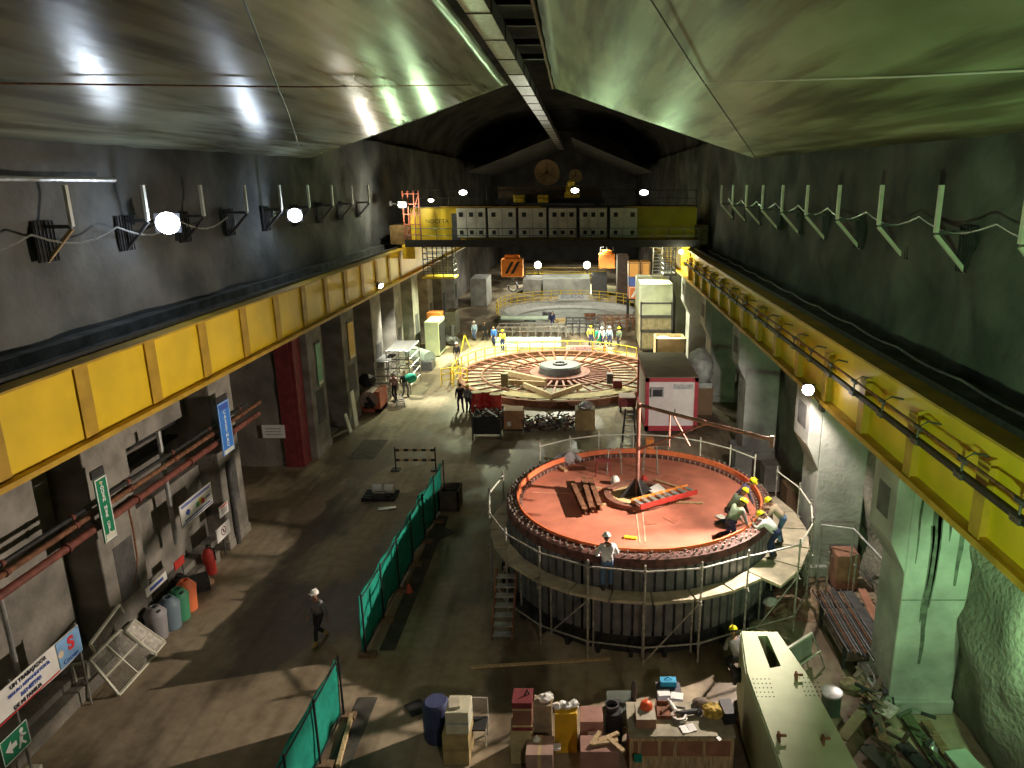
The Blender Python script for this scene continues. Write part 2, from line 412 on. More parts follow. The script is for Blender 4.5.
SHEETR = sheet_mat('membrane_right', (.24, .32, .17), (.40, .51, .31), .48)
def lerp(a, b_, t): return a + (b_ - a) * t
def sheet(eave0, eave1, apex0, apex1, label, m_, seed):
    e0, e1, a0, a1 = map(Vector, (eave0, eave1, apex0, apex1))
    def fn(a, b_):
        p = lerp(lerp(e0, e1, a), lerp(a0, a1, a), b_)
        sag = -.03 * math.sin(PI * ((a * 5) % 1)) * math.sin(PI * b_) - .04 * math.sin(PI * b_)
        if b_ == 0: sag += .05 * nz(p.y, seed, 2, .9)
        return p + Vector((.05 * nz(p.y, seed, 4, .6) if b_ in (0, 1) else 0, 0, sag + .02 * nz(p.x, p.y, seed, .5)))
    q = MB(); q.grid(fn, 70, 26)
    o = q.build('ceiling_sheet', m_, smooth=True, solid=.02)
    return struct(o, label, 'ceiling sheet')
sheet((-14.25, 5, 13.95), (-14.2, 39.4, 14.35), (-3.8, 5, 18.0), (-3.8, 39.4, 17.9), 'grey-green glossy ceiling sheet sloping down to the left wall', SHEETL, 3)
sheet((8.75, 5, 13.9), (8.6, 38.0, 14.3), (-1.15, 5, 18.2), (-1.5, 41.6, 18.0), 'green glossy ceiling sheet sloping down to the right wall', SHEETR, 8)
# far pair, dimness put into a dark colour
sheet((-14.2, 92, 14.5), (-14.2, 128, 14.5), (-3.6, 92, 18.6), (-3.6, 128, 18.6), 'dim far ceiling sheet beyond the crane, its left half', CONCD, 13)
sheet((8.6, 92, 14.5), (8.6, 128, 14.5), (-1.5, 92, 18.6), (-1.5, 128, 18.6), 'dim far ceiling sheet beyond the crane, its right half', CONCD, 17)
# ridge gap: duct, timber edge, cross ties
t = thing('ventilation_duct', 'long pale rectangular duct running along the ridge gap', 'duct', (-3.3, 20, 18.2))
q = MB(); q.bx(-3.72, -2.92, 10, 118, 18.25, 18.85); q.build('duct_body', GALV, t, w=True)
q = MB(); q.bx(-.44, .44, -.045, .045, -.33, .33); jf = q.build('joint_flange', STL, t)
for k in range(24):
    c = jf if k == 0 else jf.copy()
    if k: COL.objects.link(c)
    c.parent = t; c.location = (-3.32 + 3.3, 12.05 + k * 4.4 - 20, 18.55 - 18.2)
q = MB(); q.beam((-1.3, 6, 18.32), (-1.62, 41.6, 18.12), .10, .32)
tag(q.build('edge_board', WOODD, loc=(-1.4, 24, 18.2), w=True), 'long brown timber edging the right ceiling sheet at the ridge gap', 'board')
for k, y in enumerate((24.6, 27.6, 31.0, 35.0, 38.8)):
    q = MB(); q.bx(-3.95, -1.2, y, y + .22, 19.0, 19.25)
    tag(q.build('cross_tie', BLK if k else STL, loc=(-2.6, y, 19), w=True), ['pale steel tie across the ridge gap, closest to the viewer', 'dark steel tie across the ridge gap, second along', 'dark steel tie across the ridge gap, third along', 'dark steel tie across the ridge gap, fourth along', 'dark steel tie across the far end of the ridge gap'][k], 'tie', 'ties across the ridge gap')
# cords stretched under the sheets
def on_plane(u, v, side):
    d = Vector(_ray(u, v)); o = Vector((0, 0, H))
    if side < 0: p0 = Vector((-14.2, 20, 14.12)); n = Vector((-3.86, 0, 10.4))
    else: p0 = Vector((8.65, 20, 14.08)); n = Vector((4.0, 0, 10.0))
    t_ = n.dot(p0 - o) / n.dot(d); return o + d * t_ * .97
def cord(pts, r, m_, label):
    q = MB(); P = [Vector(p) for p in pts]; q.path(P, r, 5)
    tag(q.build('cord', m_, loc=P[0], w=True), label, 'cord', 'cords stretched under the ceiling sheets')
cord([on_plane(u, v, -1) for u, v in ((-30, 83), (140, 85), (300, 87), (470, 85))], .022, RUST, 'thin dark cord crossing the left ceiling sheet from side to side')
cord([on_plane(u, v, -1) for u, v in ((240, -10), (268, 62), (290, 118), (300, 150))], .025, STL, 'steep cord running down the left ceiling sheet')
cord([on_plane(u, v, 1) for u, v in ((646, -8), (690, 62), (720, 106), (755, 157))], .024, STL, 'steep cord running down the right ceiling sheet')
cord([on_plane(u, v, 1) for u, v in ((705, 83), (800, 80), (900, 77), (1040, 70))], .018, WHT, 'pale cord crossing the right ceiling sheet from side to side')

# ---- wall brackets with posts
def bracket(side, sm=None):
    s = 1 if side < 0 else -1
    t = thing('wall_bracket', '', 'bracket', group='wall brackets with white posts, ' + ('left wall' if side < 0 else 'right wall'))
    q = MB(); q.box((0, 0, .5), (.09, .12, 1.1)); q.build('post', CREAM, t)
    q = MB(); q.beam((0, 0, -.05), (-s * .95, 0, -.05), .10, .10); q.build('arm', STL, t)
    q = MB(); q.beam((0, 0, -.1), (-s * .85, 0, -1.0), .09, .09); q.build('strut', sm or (WOOD if side < 0 else CREAM), t)
    q = MB(); q.box((-s * .8, 0, -.45), (.05, .8, 1.1))
    for k in range(6): q.box((-s * .76, -.36 + k * .14, -.45), (.04, .02, 1.1))
    q.build('wall_plate', BLK, t)
    return t
NTH = ['closest to the viewer', 'second along', 'third along', 'fourth along', 'fifth along', 'sixth along', 'seventh along', 'eighth along', 'ninth along', 'tenth along']
pb = bracket(-1)
for i in range(9):
    if i == 1:
        pb = bracket(-1, STL)
    o = pb if i < 2 else copy_tree(pb)
    o.location = (-14.0, 20.3 + i * 3.58, 11.95); o['label'] = 'white post on a steel bracket, left rock wall, ' + NTH[i]
pb = bracket(1)
for i in range(10):
    o = pb if i == 0 else copy_tree(pb)
    o.location = (8.45, 14.2 + i * 3.5, 11.95); o['label'] = 'white post on a steel bracket, right rock wall, ' + NTH[i]
# slack cables along both upper walls, pale pipe on the left
def slack(x, y0, y1, z, sag, n, label, r=.025, m_=None):
    pts = []
    for k in range(n * 6 + 1):
        f = k / 6.0; pts.append((x, y0 + (y1 - y0) * k / (n * 6), z - sag * math.sin(PI * (f % 1))))
    q = MB(); q.path(pts, r, 5); tag(q.build('wall_cable', m_ or STL, loc=pts[0], w=True), label, 'cable')
slack(-14.35, 12, 30, 11.75, .35, 5, 'slack grey cable looping along the left rock wall', .03, GALV)
slack(8.75, 12, 45, 12.2, .3, 9, 'slack pale cable looping between brackets on the right rock wall', .022, GALV)
slack(8.55, 9, 50, 8.75, .08, 12, 'grey cable lying along the right concrete ledge', .03, GALV)
q = MB(); q.path([(-14.25, 11, 13.15), (-14.25, 22.9, 13.15)], .07, 8)
tag(q.build('conduit_pipe', GALV, loc=(-14.25, 17, 13.15), w=True), 'straight pale conduit pipe high on the left rock wall', 'pipe')
# ================= the bridge crane =================
YC = 53.3
cr = thing('bridge_crane', 'wide yellow and white overhead bridge crane spanning both runways', 'crane', (-2.7, 54.5, 8.72))
q = MB(); q.bx(-12.6, 8.3, 54.3, 55.7, 9.0, 11.45); q.build('front_girder', YEL, cr, w=True)
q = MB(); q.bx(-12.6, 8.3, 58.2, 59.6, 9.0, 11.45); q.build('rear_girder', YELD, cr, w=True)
for x0, x1 in ((-13.9, -12.6), (8.2, 9.0)):
    q = MB(); q.bx(x0, x1, 53.2, 60.4, 8.86, 10.2)
    for y in (53.8, 55.0, 58.6, 59.8): q.tube((x0 + .3, y, 8.98), (x1 - .3, y, 8.98), .26, 14)
    q.build('end_carriage', mat('carriage_brown', (.16, .10, .035), .6, var=.3), cr, w=True)
edges = [(457.6, 485.3), (488.6, 515.8), (519, 546.2), (549.2, 576.4), (579.8, 607), (610.2, 637.6)]
vents = [(.15, .5, .82), (.2, .8), (.2, .8), (.2, .5, .82), (.2, .5, .82), (.2, .82)]
for i, ((u0, u1), vv) in enumerate(zip(edges, vents)):
    a = Yp(u0, 237.5, YC); b = Yp(u1, 208, YC)
    q = MB(); q.bx(a.x, b.x, YC, YC + .9, a.z, b.z)
    o = q.build('electrical_cabinet', CREAM, cr, w=True, bevel=.03)
    w_ = b.x - a.x
    for k in vv:
        q = MB(); q.bx(a.x + k * w_ - .15, a.x + k * w_ + .15, YC - .02, YC + .02, b.z - .62, b.z - .3); q.build('vent', BLK, o, w=True)
        q = MB(); q.bx(a.x + k * w_ - .13, a.x + k * w_ + .13, YC - .02, YC + .02, a.z + .22, a.z + .5); q.build('vent', BLK, o, w=True)
    q = MB()
    for k in (1, 2) if len(vv) == 3 else (1.5,): q.bx(a.x + w_ * k / 3 - .008, a.x + w_ * k / 3 + .008, YC - .012, YC + .01, a.z + .05, b.z - .05)
    q.build('door_seam', STL, o, w=True)
for (u0, u1), (u2, u3) in zip(edges, edges[1:]):
    a = Yp(u1, 238, YC); b = Yp(u2, 206, YC); q = MB(); q.bx(a.x + .01, b.x - .01, YC + .15, YC + .9, a.z, b.z); q.build('filler_panel', BLK, cr, w=True)
q = MB(); q.bx(-12.6, 8.3, 52.1, 54.3, 8.86, 8.98); q.bx(-12.6, 8.3, 52.08, 52.14, 8.76, 9.26); q.build('walkway', BLK, cr, w=True)
q = MB()
for z in (9.55, 10.05): q.tube((-12.5, 52.15, z), (8.2, 52.15, z), .022, 6)
for k in range(20): q.tube((-12.5 + k * 1.09, 52.15, 8.9), (-12.5 + k * 1.09, 52.15, 10.05), .022, 6)
q.build('guard_rail', STL, cr, w=True)
q = MB(); q.bx(-12.4, 8.2, 53.2, 55.8, 11.45, 11.55); q.build('upper_walkway', BLK, cr, w=True)
q = MB(); q.bx(-10.2, -3.0, 53.1, 53.2, 11.47, 11.53); q.bx(3.0, 8.0, 53.1, 53.2, 11.47, 11.53); q.build('toe_board', YELD, cr, w=True)
q = MB()
for z in (12.1, 12.65): q.tube((-12.3, 53.25, z), (8.1, 53.25, z), .02, 6)
for k in range(16): q.tube((-12.3 + k * 1.36, 53.25, 11.5), (-12.3 + k * 1.36, 53.25, 12.65), .02, 6)
q.build('upper_guard_rail', BLK, cr, w=True)
# trolley with drums
q = MB(); q.bx(-6.2, 1.4, 54.6, 59.4, 11.75, 12.9); q.build('trolley_frame', mat('brown_frame', (.12, .085, .05), .7), cr, w=True)
q = MB(); q.bx(-6.4, 1.6, 54.4, 54.6, 11.7, 12.0); q.build('trolley_beam', BLK, cr, w=True)
for x in (-5.9, 1.1):
    for y in (54.9, 59.0): q = MB(); q.tube((x, y - .15, 11.72), (x, y + .15, 11.72), .28, 14); q.build('trolley_wheel', BLK, cr, w=True)
DRUM = mat('drum_tan', (.50, .33, .16), .6, var=.2)
for (u, v, r) in ((547, 172.5, 11.2), (575.5, 176, 6.0)):
    c = Yp(u, v, 55.0); rr = r * 55 / F
    q = MB(); q.tube((c.x, 55.0, c.z), (c.x, 58.5, c.z), rr, 36); q.tube((c.x, 54.9, c.z), (c.x, 55.02, c.z), rr * 1.06, 36)
    d = q.build('hoist_drum', DRUM, cr, w=True, smooth=True)
    q = MB(); q.tube((c.x, 54.8, c.z), (c.x, 54.92, c.z), rr * .18, 16)
    for k in range(3): q.beam((c.x, 54.88, c.z), (c.x + math.cos(PI / 2 + k * 2 * PI / 3) * rr * .9, 54.88, c.z + math.sin(PI / 2 + k * 2 * PI / 3) * rr * .9), .04, .04)
    q.build('drum_hub', RUST, d, w=True)
for u0, u1 in ((514, 525), (538, 548.5)):
    a = Yp(u0, 202.5, 54); b = Yp(u1, 195, 54)
    q = MB(); q.bx(a.x, b.x, 53.6, 54.4, a.z, b.z); q.bx(a.x + .1, b.x - .1, 53.52, 53.6, a.z + .1, b.z - .12)
    q.build('hoist_motor', YELP, cr, w=True, bevel=.06)
a = Yp(566, 194, 54); q = MB(); q.tube((a.x, 53.8, a.z + .3), (a.x + .9, 53.8, a.z + .3), .3, 14); q.bx(a.x - .1, a.x + 1.0, 53.6, 54.2, a.z - .3, a.z + .1); q.ico((a.x + .4, 53.6, a.z + .7), .3, 2)
q.build('gear_motor', YELP, cr, w=True)
# words on the left of the girder
a = Yp(437, 221.5, 54.28)
text('NOCETA', .42, BLK, cr, (a.x + 2.7, 54.29 - 54.5, a.z - 8.72), (PI / 2, 0, 0), 'lettering', sx=1.0)
q = MB(); a = Yp(455.5, 228, 54.2); q.bx(a.x - .25, a.x + .3, 54.2, 54.3, 9.05, 11.0); q.build('doorway_panel', STL, cr, w=True)
# red-brown access scaffold at the left end
q = MB()
for u in (404, 409, 415, 420):
    x = Yp(u, 220, 52.6).x
    q.tube((x, 52.6, 9.0), (x, 52.6, 12.6), .05, 6)
for z in (9.6, 10.3, 11.0, 11.7, 12.4): q.tube((Yp(404, 220, 52.6).x, 52.6, z), (Yp(420, 220, 52.6).x, 52.6, z), .035, 6)
q.beam((Yp(404, 220, 52.6).x, 52.6, 9.2), (Yp(420, 220, 52.6).x, 52.6, 12.4), .05, .05)
q.build('access_ladder', mat('red_brown_paint', (.25, .07, .04), .6), cr, w=True)
# hanging cages
def cage(u0, u1, v0, v1, y, bottom, name):
    a = Yp(u0, v1, y); b = Yp(u1, v0, y); m1 = MB()
    xs = [a.x + (b.x - a.x) * k / 3 for k in range(4)]
    for x in xs:
        for yy in (y, y + 1.5): m1.tube((x, yy, a.z), (x, yy, 8.9), .04, 6)
    for k in range(6):
        z = a.z + (b.z - a.z) * k / 5
        for yy in (y, y + 1.5): m1.tube((a.x, yy, z), (b.x, yy, z), .03, 6)
        for x in (a.x, b.x): m1.tube((x, y, z), (x, y + 1.5, z), .03, 6)
    c = m1.build(name, STL, cr, w=True)
    m2 = MB(); m2.bx(a.x - .1, b.x + .1, y - .1, y + 1.6, a.z - .12, a.z); m2.build('cage_floor', bottom, c, w=True)
    return a, b
cage(424, 452, 248, 277, 53, YELP, 'access_cage')
cage(664, 676, 250, 274, 53, STL, 'access_cage')
q = MB(); a = Yp(652.5, 277, 52.8); b = Yp(662, 246, 52.8)
for x in (a.x, b.x): q.tube((x, 52.8, a.z), (x, 52.8, 8.95), .045, 6)
for k in range(11): q.tube((a.x, 52.8, a.z + (8.9 - a.z) * k / 10), (b.x, 52.8, a.z + (8.9 - a.z) * k / 10), .035, 6)
q.build('hanging_ladder', GALV, cr, w=True)
for bb in ((-12.9, -12.0, 52.4, 53.4, 7.9, 8.86), (7.0, 7.6, 52.3, 53.3, 7.4, 8.86)):
    q = MB(); q.bx(*bb); q.build('carriage_bumper', YELP, cr, w=True)
# hook blocks hanging on ropes
def hook_block(u0, u1, v0, v1, y, label, stripes, hook):
    a = Yp(u0, v1, y); b = Yp(u1, v0, y); cx = (a.x + b.x) / 2
    t = thing('hook_block', label, 'hook block', (cx, y + .4, a.z))
    q = MB(); q.bx(a.x, b.x, y, y + .9, a.z, b.z); q.bx(a.x + .25, b.x - .25, y + .1, y + .8, b.z, b.z + .25); q.build('housing', ORG, t, w=True, bevel=.05)
    q = MB()
    for k in (-.5, 0, .5): q.tube((cx + k, y + .45, b.z), (cx + k, y + .45, 11.8), .025, 5)
    q.build('wire_rope', BLK, t, w=True)
    if stripes:
        q = MB(); w_ = b.x - a.x; h_ = b.z - a.z
        for k in range(2):
            x = a.x + w_ * (.15 + .28 * k); q.slab([(x, y - .005, a.z + h_ * .18), (x + w_ * .14, y - .005, a.z + h_ * .18), (x + w_ * .45, y - .005, a.z + h_ * .85), (x + w_ * .31, y - .005, a.z + h_ * .85)], -.01)
        q.build('warning_stripe', BLK, t, w=True)
    if hook:
        q = MB(); q.tube((cx, y + .45, a.z), (cx, y + .45, a.z - .45), .1, 10)
        pts = [(cx + .35 * math.cos(th), y + .45, a.z - .8 + .35 * math.sin(th)) for th in [PI / 2 - k * 2 * PI / 14 for k in range(12)]]
        q.path(pts, .09, 8); q.build('hook', STL, t, w=True)
hook_block(501.5, 522.5, 259, 277, 54.9, 'orange hook block with black slanting stripes below the crane', True, True)
hook_block(599, 615, 254, 268.5, 57.2, 'plain orange-brown hook block below the right half of the crane', False, False)
# ================= the round stator platform =================
SC = Vector((1.85, 22.5, 0)); RO = 4.4; TOP = 3.0
st = thing('generator_stator', 'large round generator ring with red-oxide deck and dark ribbed side', 'machine', SC)
st.scale = (.93, .93, 1)
q = MB(); q.lathe([(4.45, .55), (4.52, .55), (4.52, 2.95), (4.45, 2.95)], 96); q.build('barrel_shell', STL, st)
RIB = mat('stator_rib_grey', (.17, .172, .18), .5, .2, var=.25, scale=3)
q = MB()
for k in range(92):
    a = k * 2 * PI / 92; q.box((4.60 * math.cos(a), 4.60 * math.sin(a), 1.72), (.2, .235, 2.4), rz=a)
q.build('ribbed_side', RIB, st)
q = MB(); q.lathe([(4.3, .0), (4.75, .0), (4.75, .14), (4.66, .2), (4.66, .5), (4.3, .5)], 96)
for k in range(30):
    a = k * 2 * PI / 30; q.box((4.85 * math.cos(a), 4.85 * math.sin(a), .22), (.3, .12, .44), rz=a)
q.build('base_ring', BLK, st)
q = MB(); q.lathe([(4.2, 2.72), (4.74, 2.72), (4.74, 2.98), (4.62, 3.02), (4.36, 3.02), (4.36, 2.99), (4.2, 2.9)], 120); q.build('top_flange', mat('flange_dark_red', (.13, .055, .045), .7, var=.6, scale=4), st)
q = MB(); q.lathe([(4.26, 2.74), (4.36, 2.74), (4.36, 3.12), (4.30, 3.12)], 120); q.build('inner_rim', mat('rim_orange_red', (.78, .20, .08), .6, var=.15), st)
BOLT = mat('bolt_steel', (.45, .40, .36), .45, .6, var=.4, scale=14)
q = MB(); RB = random.Random(5)
for k in range(330):
    a = k * 2 * PI / 330 + RB.uniform(-.004, .004)
    r = 4.43 + .11 * (k % 3) + RB.uniform(-.02, .02); h1 = RB.uniform(.03, .10); rr = RB.uniform(.022, .04)
    q.tube((r * math.cos(a), r * math.sin(a), 3.0), (r * math.cos(a), r * math.sin(a), 3.0 + h1), rr, 6)
    if k % 3 == 0: q.box((4.22 * math.cos(a), 4.22 * math.sin(a), 2.86), (.10, .05, .13), rz=a)
q.build('bolts', BOLT, st)['kind'] = 'stuff'
q = MB(); q.lathe([(0, 2.62), (4.3, 2.62), (4.3, 2.80), (0, 2.80)], 96); q.build('deck', PRIMER, st)
DK = TOP - .2                              # deck surface z = 2.80
PLINE = mat('pale_line', (.72, .36, .25), .7, var=.2)
q = MB()
for (u0, v0, u1, v1) in ((636, 513, 640, 546), (643, 512, 646, 546), (524, 492, 600, 494)):  # two weld seams by the hub, then a thin pale line left of it
    a = G(u0, v0, DK) - SC; b = G(u1, v1, DK) - SC; q.beam((a.x, a.y, DK + .004), (b.x, b.y, DK + .004), .05, .012)
q.build('seam_and_line', PLINE, st)
def plate(us, m_, name):
    P = [G(u, v, DK) - SC for u, v in us]; q = MB(); q.prism([(p.x, p.y) for p in P], DK - .005, DK + .012); return q.build(name, m_, st)
DKR = mat('dark_primer', (.48, .16, .10), .7, var=.15)
for us in (((665, 519), (677, 512), (688, 518), (677, 526)), ((645, 517), (655, 516), (658, 526), (646, 527)), ((659, 480), (668, 473), (684, 477), (676, 483))): plate(us, DKR, 'hatch_cover')
q = MB(); a = G(637, 497, DK) - SC
q.lathe([(.95, DK), (1.2, DK), (1.2, DK + .16), (.95, DK + .16)], 48, c=(a.x, a.y, 0)); hub = q.build('hub_ring', mat('hub_ring_brown', (.22, .10, .07), .7, var=.3), st)
q = MB(); q.lathe([(0, DK), (.95, DK), (.95, DK + .05), (0, DK + .05)], 40, c=(a.x, a.y, 0)); q.build('hub_board', PLY, hub)
# black openings at the hub (triangular gusset plates)
MP = G(637, 497, DK)
mast = thing('jib_mast', 'slim steel mast with a long sloping boom standing at the centre of the red deck', 'mast', (MP.x, MP.y, DK + .05))
q = MB(); q.tube((MP.x, MP.y, DK), (MP.x, MP.y, 6.15), .065, 12); q.build('pole', mat('mast_rust_pink', (.24, .12, .10), .6, .3, var=.3), mast, w=True)
q = MB()
for k in range(4):
    an = k * PI / 2 + .35; c_, s_ = math.cos(an), math.sin(an)
    P0 = Vector((MP.x, MP.y, DK + .06)); q.slab([P0 + Vector((c_ * .07, s_ * .07, 0)), P0 + Vector((c_ * .62, s_ * .62, 0)), P0 + Vector((c_ * .6, s_ * .6, .08)), P0 + Vector((c_ * .07, s_ * .07, .62))], .03)
q.build('gusset', BLK, mast, w=True)
B0 = Vector((MP.x + .05, MP.y, 6.05)); B1 = G(772, 440, 6.0)
q = MB(); q.tube(B0 - (B1 - B0) * .02, B1, .06, 10); q.tube(B1 - Vector((0, 0, .22)), B1 + Vector((0, 0, .12)), .06, 8); q.build('boom', MATS['mast_rust_pink'], mast, w=True)
q = MB(); mid = B0.lerp(B1, .27)
q.tube((MP.x, MP.y, 4.5), mid.lerp(B1, .38), .035, 8); q.tube(mid, mid.lerp(B1, .2) - Vector((0, 0, .9)), .03, 8)
q.build('brace', MATS['mast_rust_pink'], mast, w=True)
q = MB(); pp = B0.lerp(B1, .25); q.tube((pp.x, pp.y, 4.9), (pp.x, pp.y, pp.z + .05), .03, 8); q.tube((pp.x, pp.y, 5.0), (MP.x, MP.y, 4.6), .025, 8); q.build('stay', MATS['mast_rust_pink'], mast, w=True)
# loose things lying on the deck
def lie(u0, v0, u1, v1, w_, h_, name, label, cat, m_, group=None, z=DK):
    a = G(u0, v0, z); b = G(u1, v1, z); c = (a + b) / 2; L_ = (b - a).length; an = math.atan2(b.y - a.y, b.x - a.x)
    q = MB(); q.box((0, 0, h_ / 2), (L_, w_, h_)); return tag(q.build(name, m_, loc=(c.x, c.y, z), rz=an, bevel=.008), label, cat, group)
BG = 'dark steel beams lying on the red deck'
for (u0, v0, u1, v1, lb) in ((572, 486, 585, 515, 'leftmost of the three'), (583, 481, 592, 513, 'middle one of the three'), (590, 483, 600, 511, 'rightmost of the three')):
    a = G(u0, v0, DK + .08); b = G(u1, v1, DK + .08); c = (a + b) / 2; L_ = (b - a).length; an = math.atan2(b.y - a.y, b.x - a.x)
    q = MB(); q.box((0, 0, .02), (L_, .17, .02)); q.box((0, 0, .20), (L_, .17, .02)); q.box((0, 0, .11), (L_, .02, .18))
    for k in (-.3, 0, .3): q.box((L_ * k, 0, .11), (.04, .16, .18))
    tag(q.build('steel_joist', RUST, loc=(c.x, c.y, DK + .08), rz=an), 'dark steel beam on the red deck, ' + lb, 'beam', BG)
lie(571, 491, 601, 489, .08, .08, 'packing_batten', 'pale batten under the far ends of the three dark beams', 'batten', WOOD)
lie(584, 508, 606, 505.5, .08, .08, 'packing_batten', 'pale batten under the near ends of the three dark beams', 'batten', WOOD)
# red ladder-like tray
a = G(636, 505, DK + .22); b = G(692, 490, DK + .22); d = (b - a); L_ = d.length; an = math.atan2(d.y, d.x); c = (a + b) / 2
t = thing('ladder_tray', 'red ladder-like tray with grey rungs leaning across the hub', 'tray', (c.x, c.y, DK + .17), an)
for y in (-.26, .26):
    q = MB(); q.box((0, y, .08), (L_, .05, .16)); q.build('side_rail', ORG if y > 0 else RED, t)
q = MB()
for k in range(8): q.box((-L_ / 2 + .12 + k * (L_ - .24) / 7, 0, .10), (.14, .5, .05))
q.build('rung', GALV, t)
lie(676, 503, 703, 504, .10, .06, 'timber_board', 'pale board lying right of the red ladder tray on the deck', 'board', WOOD)
lie(655, 481, 681, 489, .10, .07, 'timber_board', 'pale board leaning behind the hub on the red deck', 'board', WOOD)
P = [G(u, v, DK + .19) for u, v in ((647, 489), (658, 483), (670, 493), (660, 497))]; q = MB(); q.slab(P, .03)
tag(q.build('white_board', WHT, loc=P[0], w=True), 'white square board lying beside the mast foot', 'board')
lie(624, 537.5, 637, 539, .16, .05, 'yellow_board', 'short yellow board near the front edge of the red deck', 'board', YELP)
lie(546, 459, 566, 472, .14, .08, 'timber_plank', 'plank resting over the far left rim of the red deck', 'plank', WOOD)
lie(718, 516, 726, 521, .25, .05, 'toolbox_lid', 'pale flat lid on the deck beside the kneeling workers', 'lid', CREAM)
p = G(566, 463, DK); q = MB(); q.ico((0, 0, .18), .33, 2, (1.3, .8, .7), .07); q.ico((.35, .1, .15), .24, 2, (1, .8, .7), .06)
tag(q.build('tarp_bundle', mat('grey_tarp', (.33, .31, .33), .8, var=.3), loc=(p.x, p.y, DK)), 'crumpled grey tarp bundle at the far left rim of the red deck', 'bundle')
# three small stools/trestles standing on deck at the back
def trestle(u, v, h, label, m_, top=True, z=DK, w_=.5, d_=.35):
    p = G(u, v, z); t = thing('trestle', label, 'trestle', p)
    q = MB()
    if top: q.box((0, 0, h), (w_, d_, .05)); q.build('trestle_top', m_, t)
    else: q.tube((-w_ / 2, 0, h), (w_ / 2, 0, h), .025, 6); q.build('top_bar', m_, t)
    for sx in (-1, 1):
        for sy in (-1, 1):
            q = MB(); q.tube((sx * w_ * .42, sy * d_ * .2, h), (sx * w_ * .55, sy * d_ * .7, 0), .022, 6); q.build('leg', m_, t)
trestle(603, 474, .55, 'brown stool standing left of the mast on the red deck', MAR)
trestle(614, 472, .85, 'thin steel trestle behind the stool, far half of the red deck', SCAF, False)
trestle(650, 472, 1.0, 'tall thin trestle right of the mast, far half of the red deck', SCAF, False)
HUBL = [('white_dome', 615, 484, WHT, .16, 'white rounded cap at the left of the hub ring'), ('red_dome', 644, 482, RED, .12, 'small red cap behind the mast foot')]
for nm, u, v, m_, r, lb in HUBL:
    p = G(u, v, DK); q = MB(); q.lathe([(0, 0), (r, 0), (r, r * .9), (r * .6, r * 1.5), (0, r * 1.7)], 16); tag(q.build(nm, m_, loc=(p.x, p.y, DK + .05), smooth=True), lb, 'cap')

# ---- scaffold walkway ring around it
PZ = 2.0; RI, RW = 4.46, 4.97
sw = thing('scaffold_walkway', 'raised scaffold walkway ringing the round generator', 'scaffold', SC)
A0, A1 = math.radians(160), math.radians(382)
WB = mat('walkway_boards', (.50, .44, .32), .75, var=.25, scale=2.2)
nseg = 16
for k in range(nseg):
    a = A0 + (A1 - A0) * k / nseg; b = A0 + (A1 - A0) * (k + 1) / nseg - .012
    ri = lambda x: RI + (.0)
    ro = RW + (.62 if b > math.radians(318) else 0)
    q = MB(); q.prism([(RI * math.cos(a), RI * math.sin(a)), (ro * math.cos(a), ro * math.sin(a)), (ro * math.cos(b), ro * math.sin(b)), (RI * math.cos(b), RI * math.sin(b))], PZ - .09, PZ)
    q.build('deck_board', WB, sw)
angs = [160, 178, 196, 214, 232, 250, 268, 286, 304, 322, 338, 352, 366, 382]
def pr(a, r, z): return Vector((r * math.cos(math.radians(a)), r * math.sin(math.radians(a)), z))
def ro_(a): return RW + .05 + (.62 if a > 318 else 0)
for i, a in enumerate(angs):
    q = MB(); q.tube(pr(a, ro_(a), 0), pr(a, ro_(a), 3.15), .03, 8)
    for z in (.6, 1.9, 2.95): q.tube(pr(a, ro_(a), z - .05), pr(a, ro_(a), z + .05), .05, 8)
    q.build('pole', SCAF, sw)
    q = MB(); q.tube(pr(a, RI + .08, 0), pr(a, RI + .08, PZ - .05), .03, 8); q.tube(pr(a, RI, PZ - .13), pr(a, ro_(a) + .1, PZ - .13), .03, 8); q.build('inner_post', SCAF, sw)
for i, (a, b) in enumerate(zip(angs, angs[1:])):
    q = MB(); q.tube(pr(a, ro_(a), 2.95), pr(b, ro_(b), 2.95), .028, 8); q.build('guard_rail', CREAM if b > 330 or b < 200 else SCAF, sw)
    q = MB(); q.tube(pr(a, ro_(a), .6), pr(b, ro_(b), .6), .025, 8); q.build('ledger', SCAF, sw)
    if i % 2 == 0:
        q = MB(); q.tube(pr(a, ro_(a), .1), pr(b, ro_(b), PZ - .1), .022, 8); q.build('brace', SCAF, sw)
# thin hand-rail behind the far rim
fr = thing('barrier_rail', 'thin pale guard rail behind the far rim of the round generator', 'rail', SC + Vector((0, 5.0, 0)))
far = [105, 118, 90, 76, 60, 47, 34]
for a in (134, 118, 104, 88, 72, 57, 42, 28):
    q = MB(); q.tube(SC + pr(a, 5.05, 0), SC + pr(a, 5.05, 3.5), .028, 8); q.build('post', CREAM, fr, w=True)
for a, b in ((134, 118), (118, 104), (104, 88), (88, 72), (72, 57), (57, 42), (42, 28)):
    q = MB(); q.tube(SC + pr(a, 5.05, 3.35), SC + pr(b, 5.05, 3.35), .028, 8); q.build('rail', CREAM, fr, w=True)
# stair ladder on the left of the scaffold
a = G(502, 640, 0); b = Vector((a.x + .15, a.y + .9, 2.05))
t = thing('scaffold_stair', 'steep stair with pale treads on the left of the round generator', 'stair', a)
for sx in (-.3, .3):
    q = MB(); q.beam((a.x + sx, a.y, 0), (a.x + sx + .1, a.y + .9, 1.85), .05, .14); q.build('stringer', RUST, t, w=True)
for k in range(7):
    f = (k + .6) / 7.4; q = MB(); q.box((a.x + .1 * f, a.y + .9 * f, 1.85 * f), (.58, .22, .04)); q.build('tread', GALV, t, w=True)
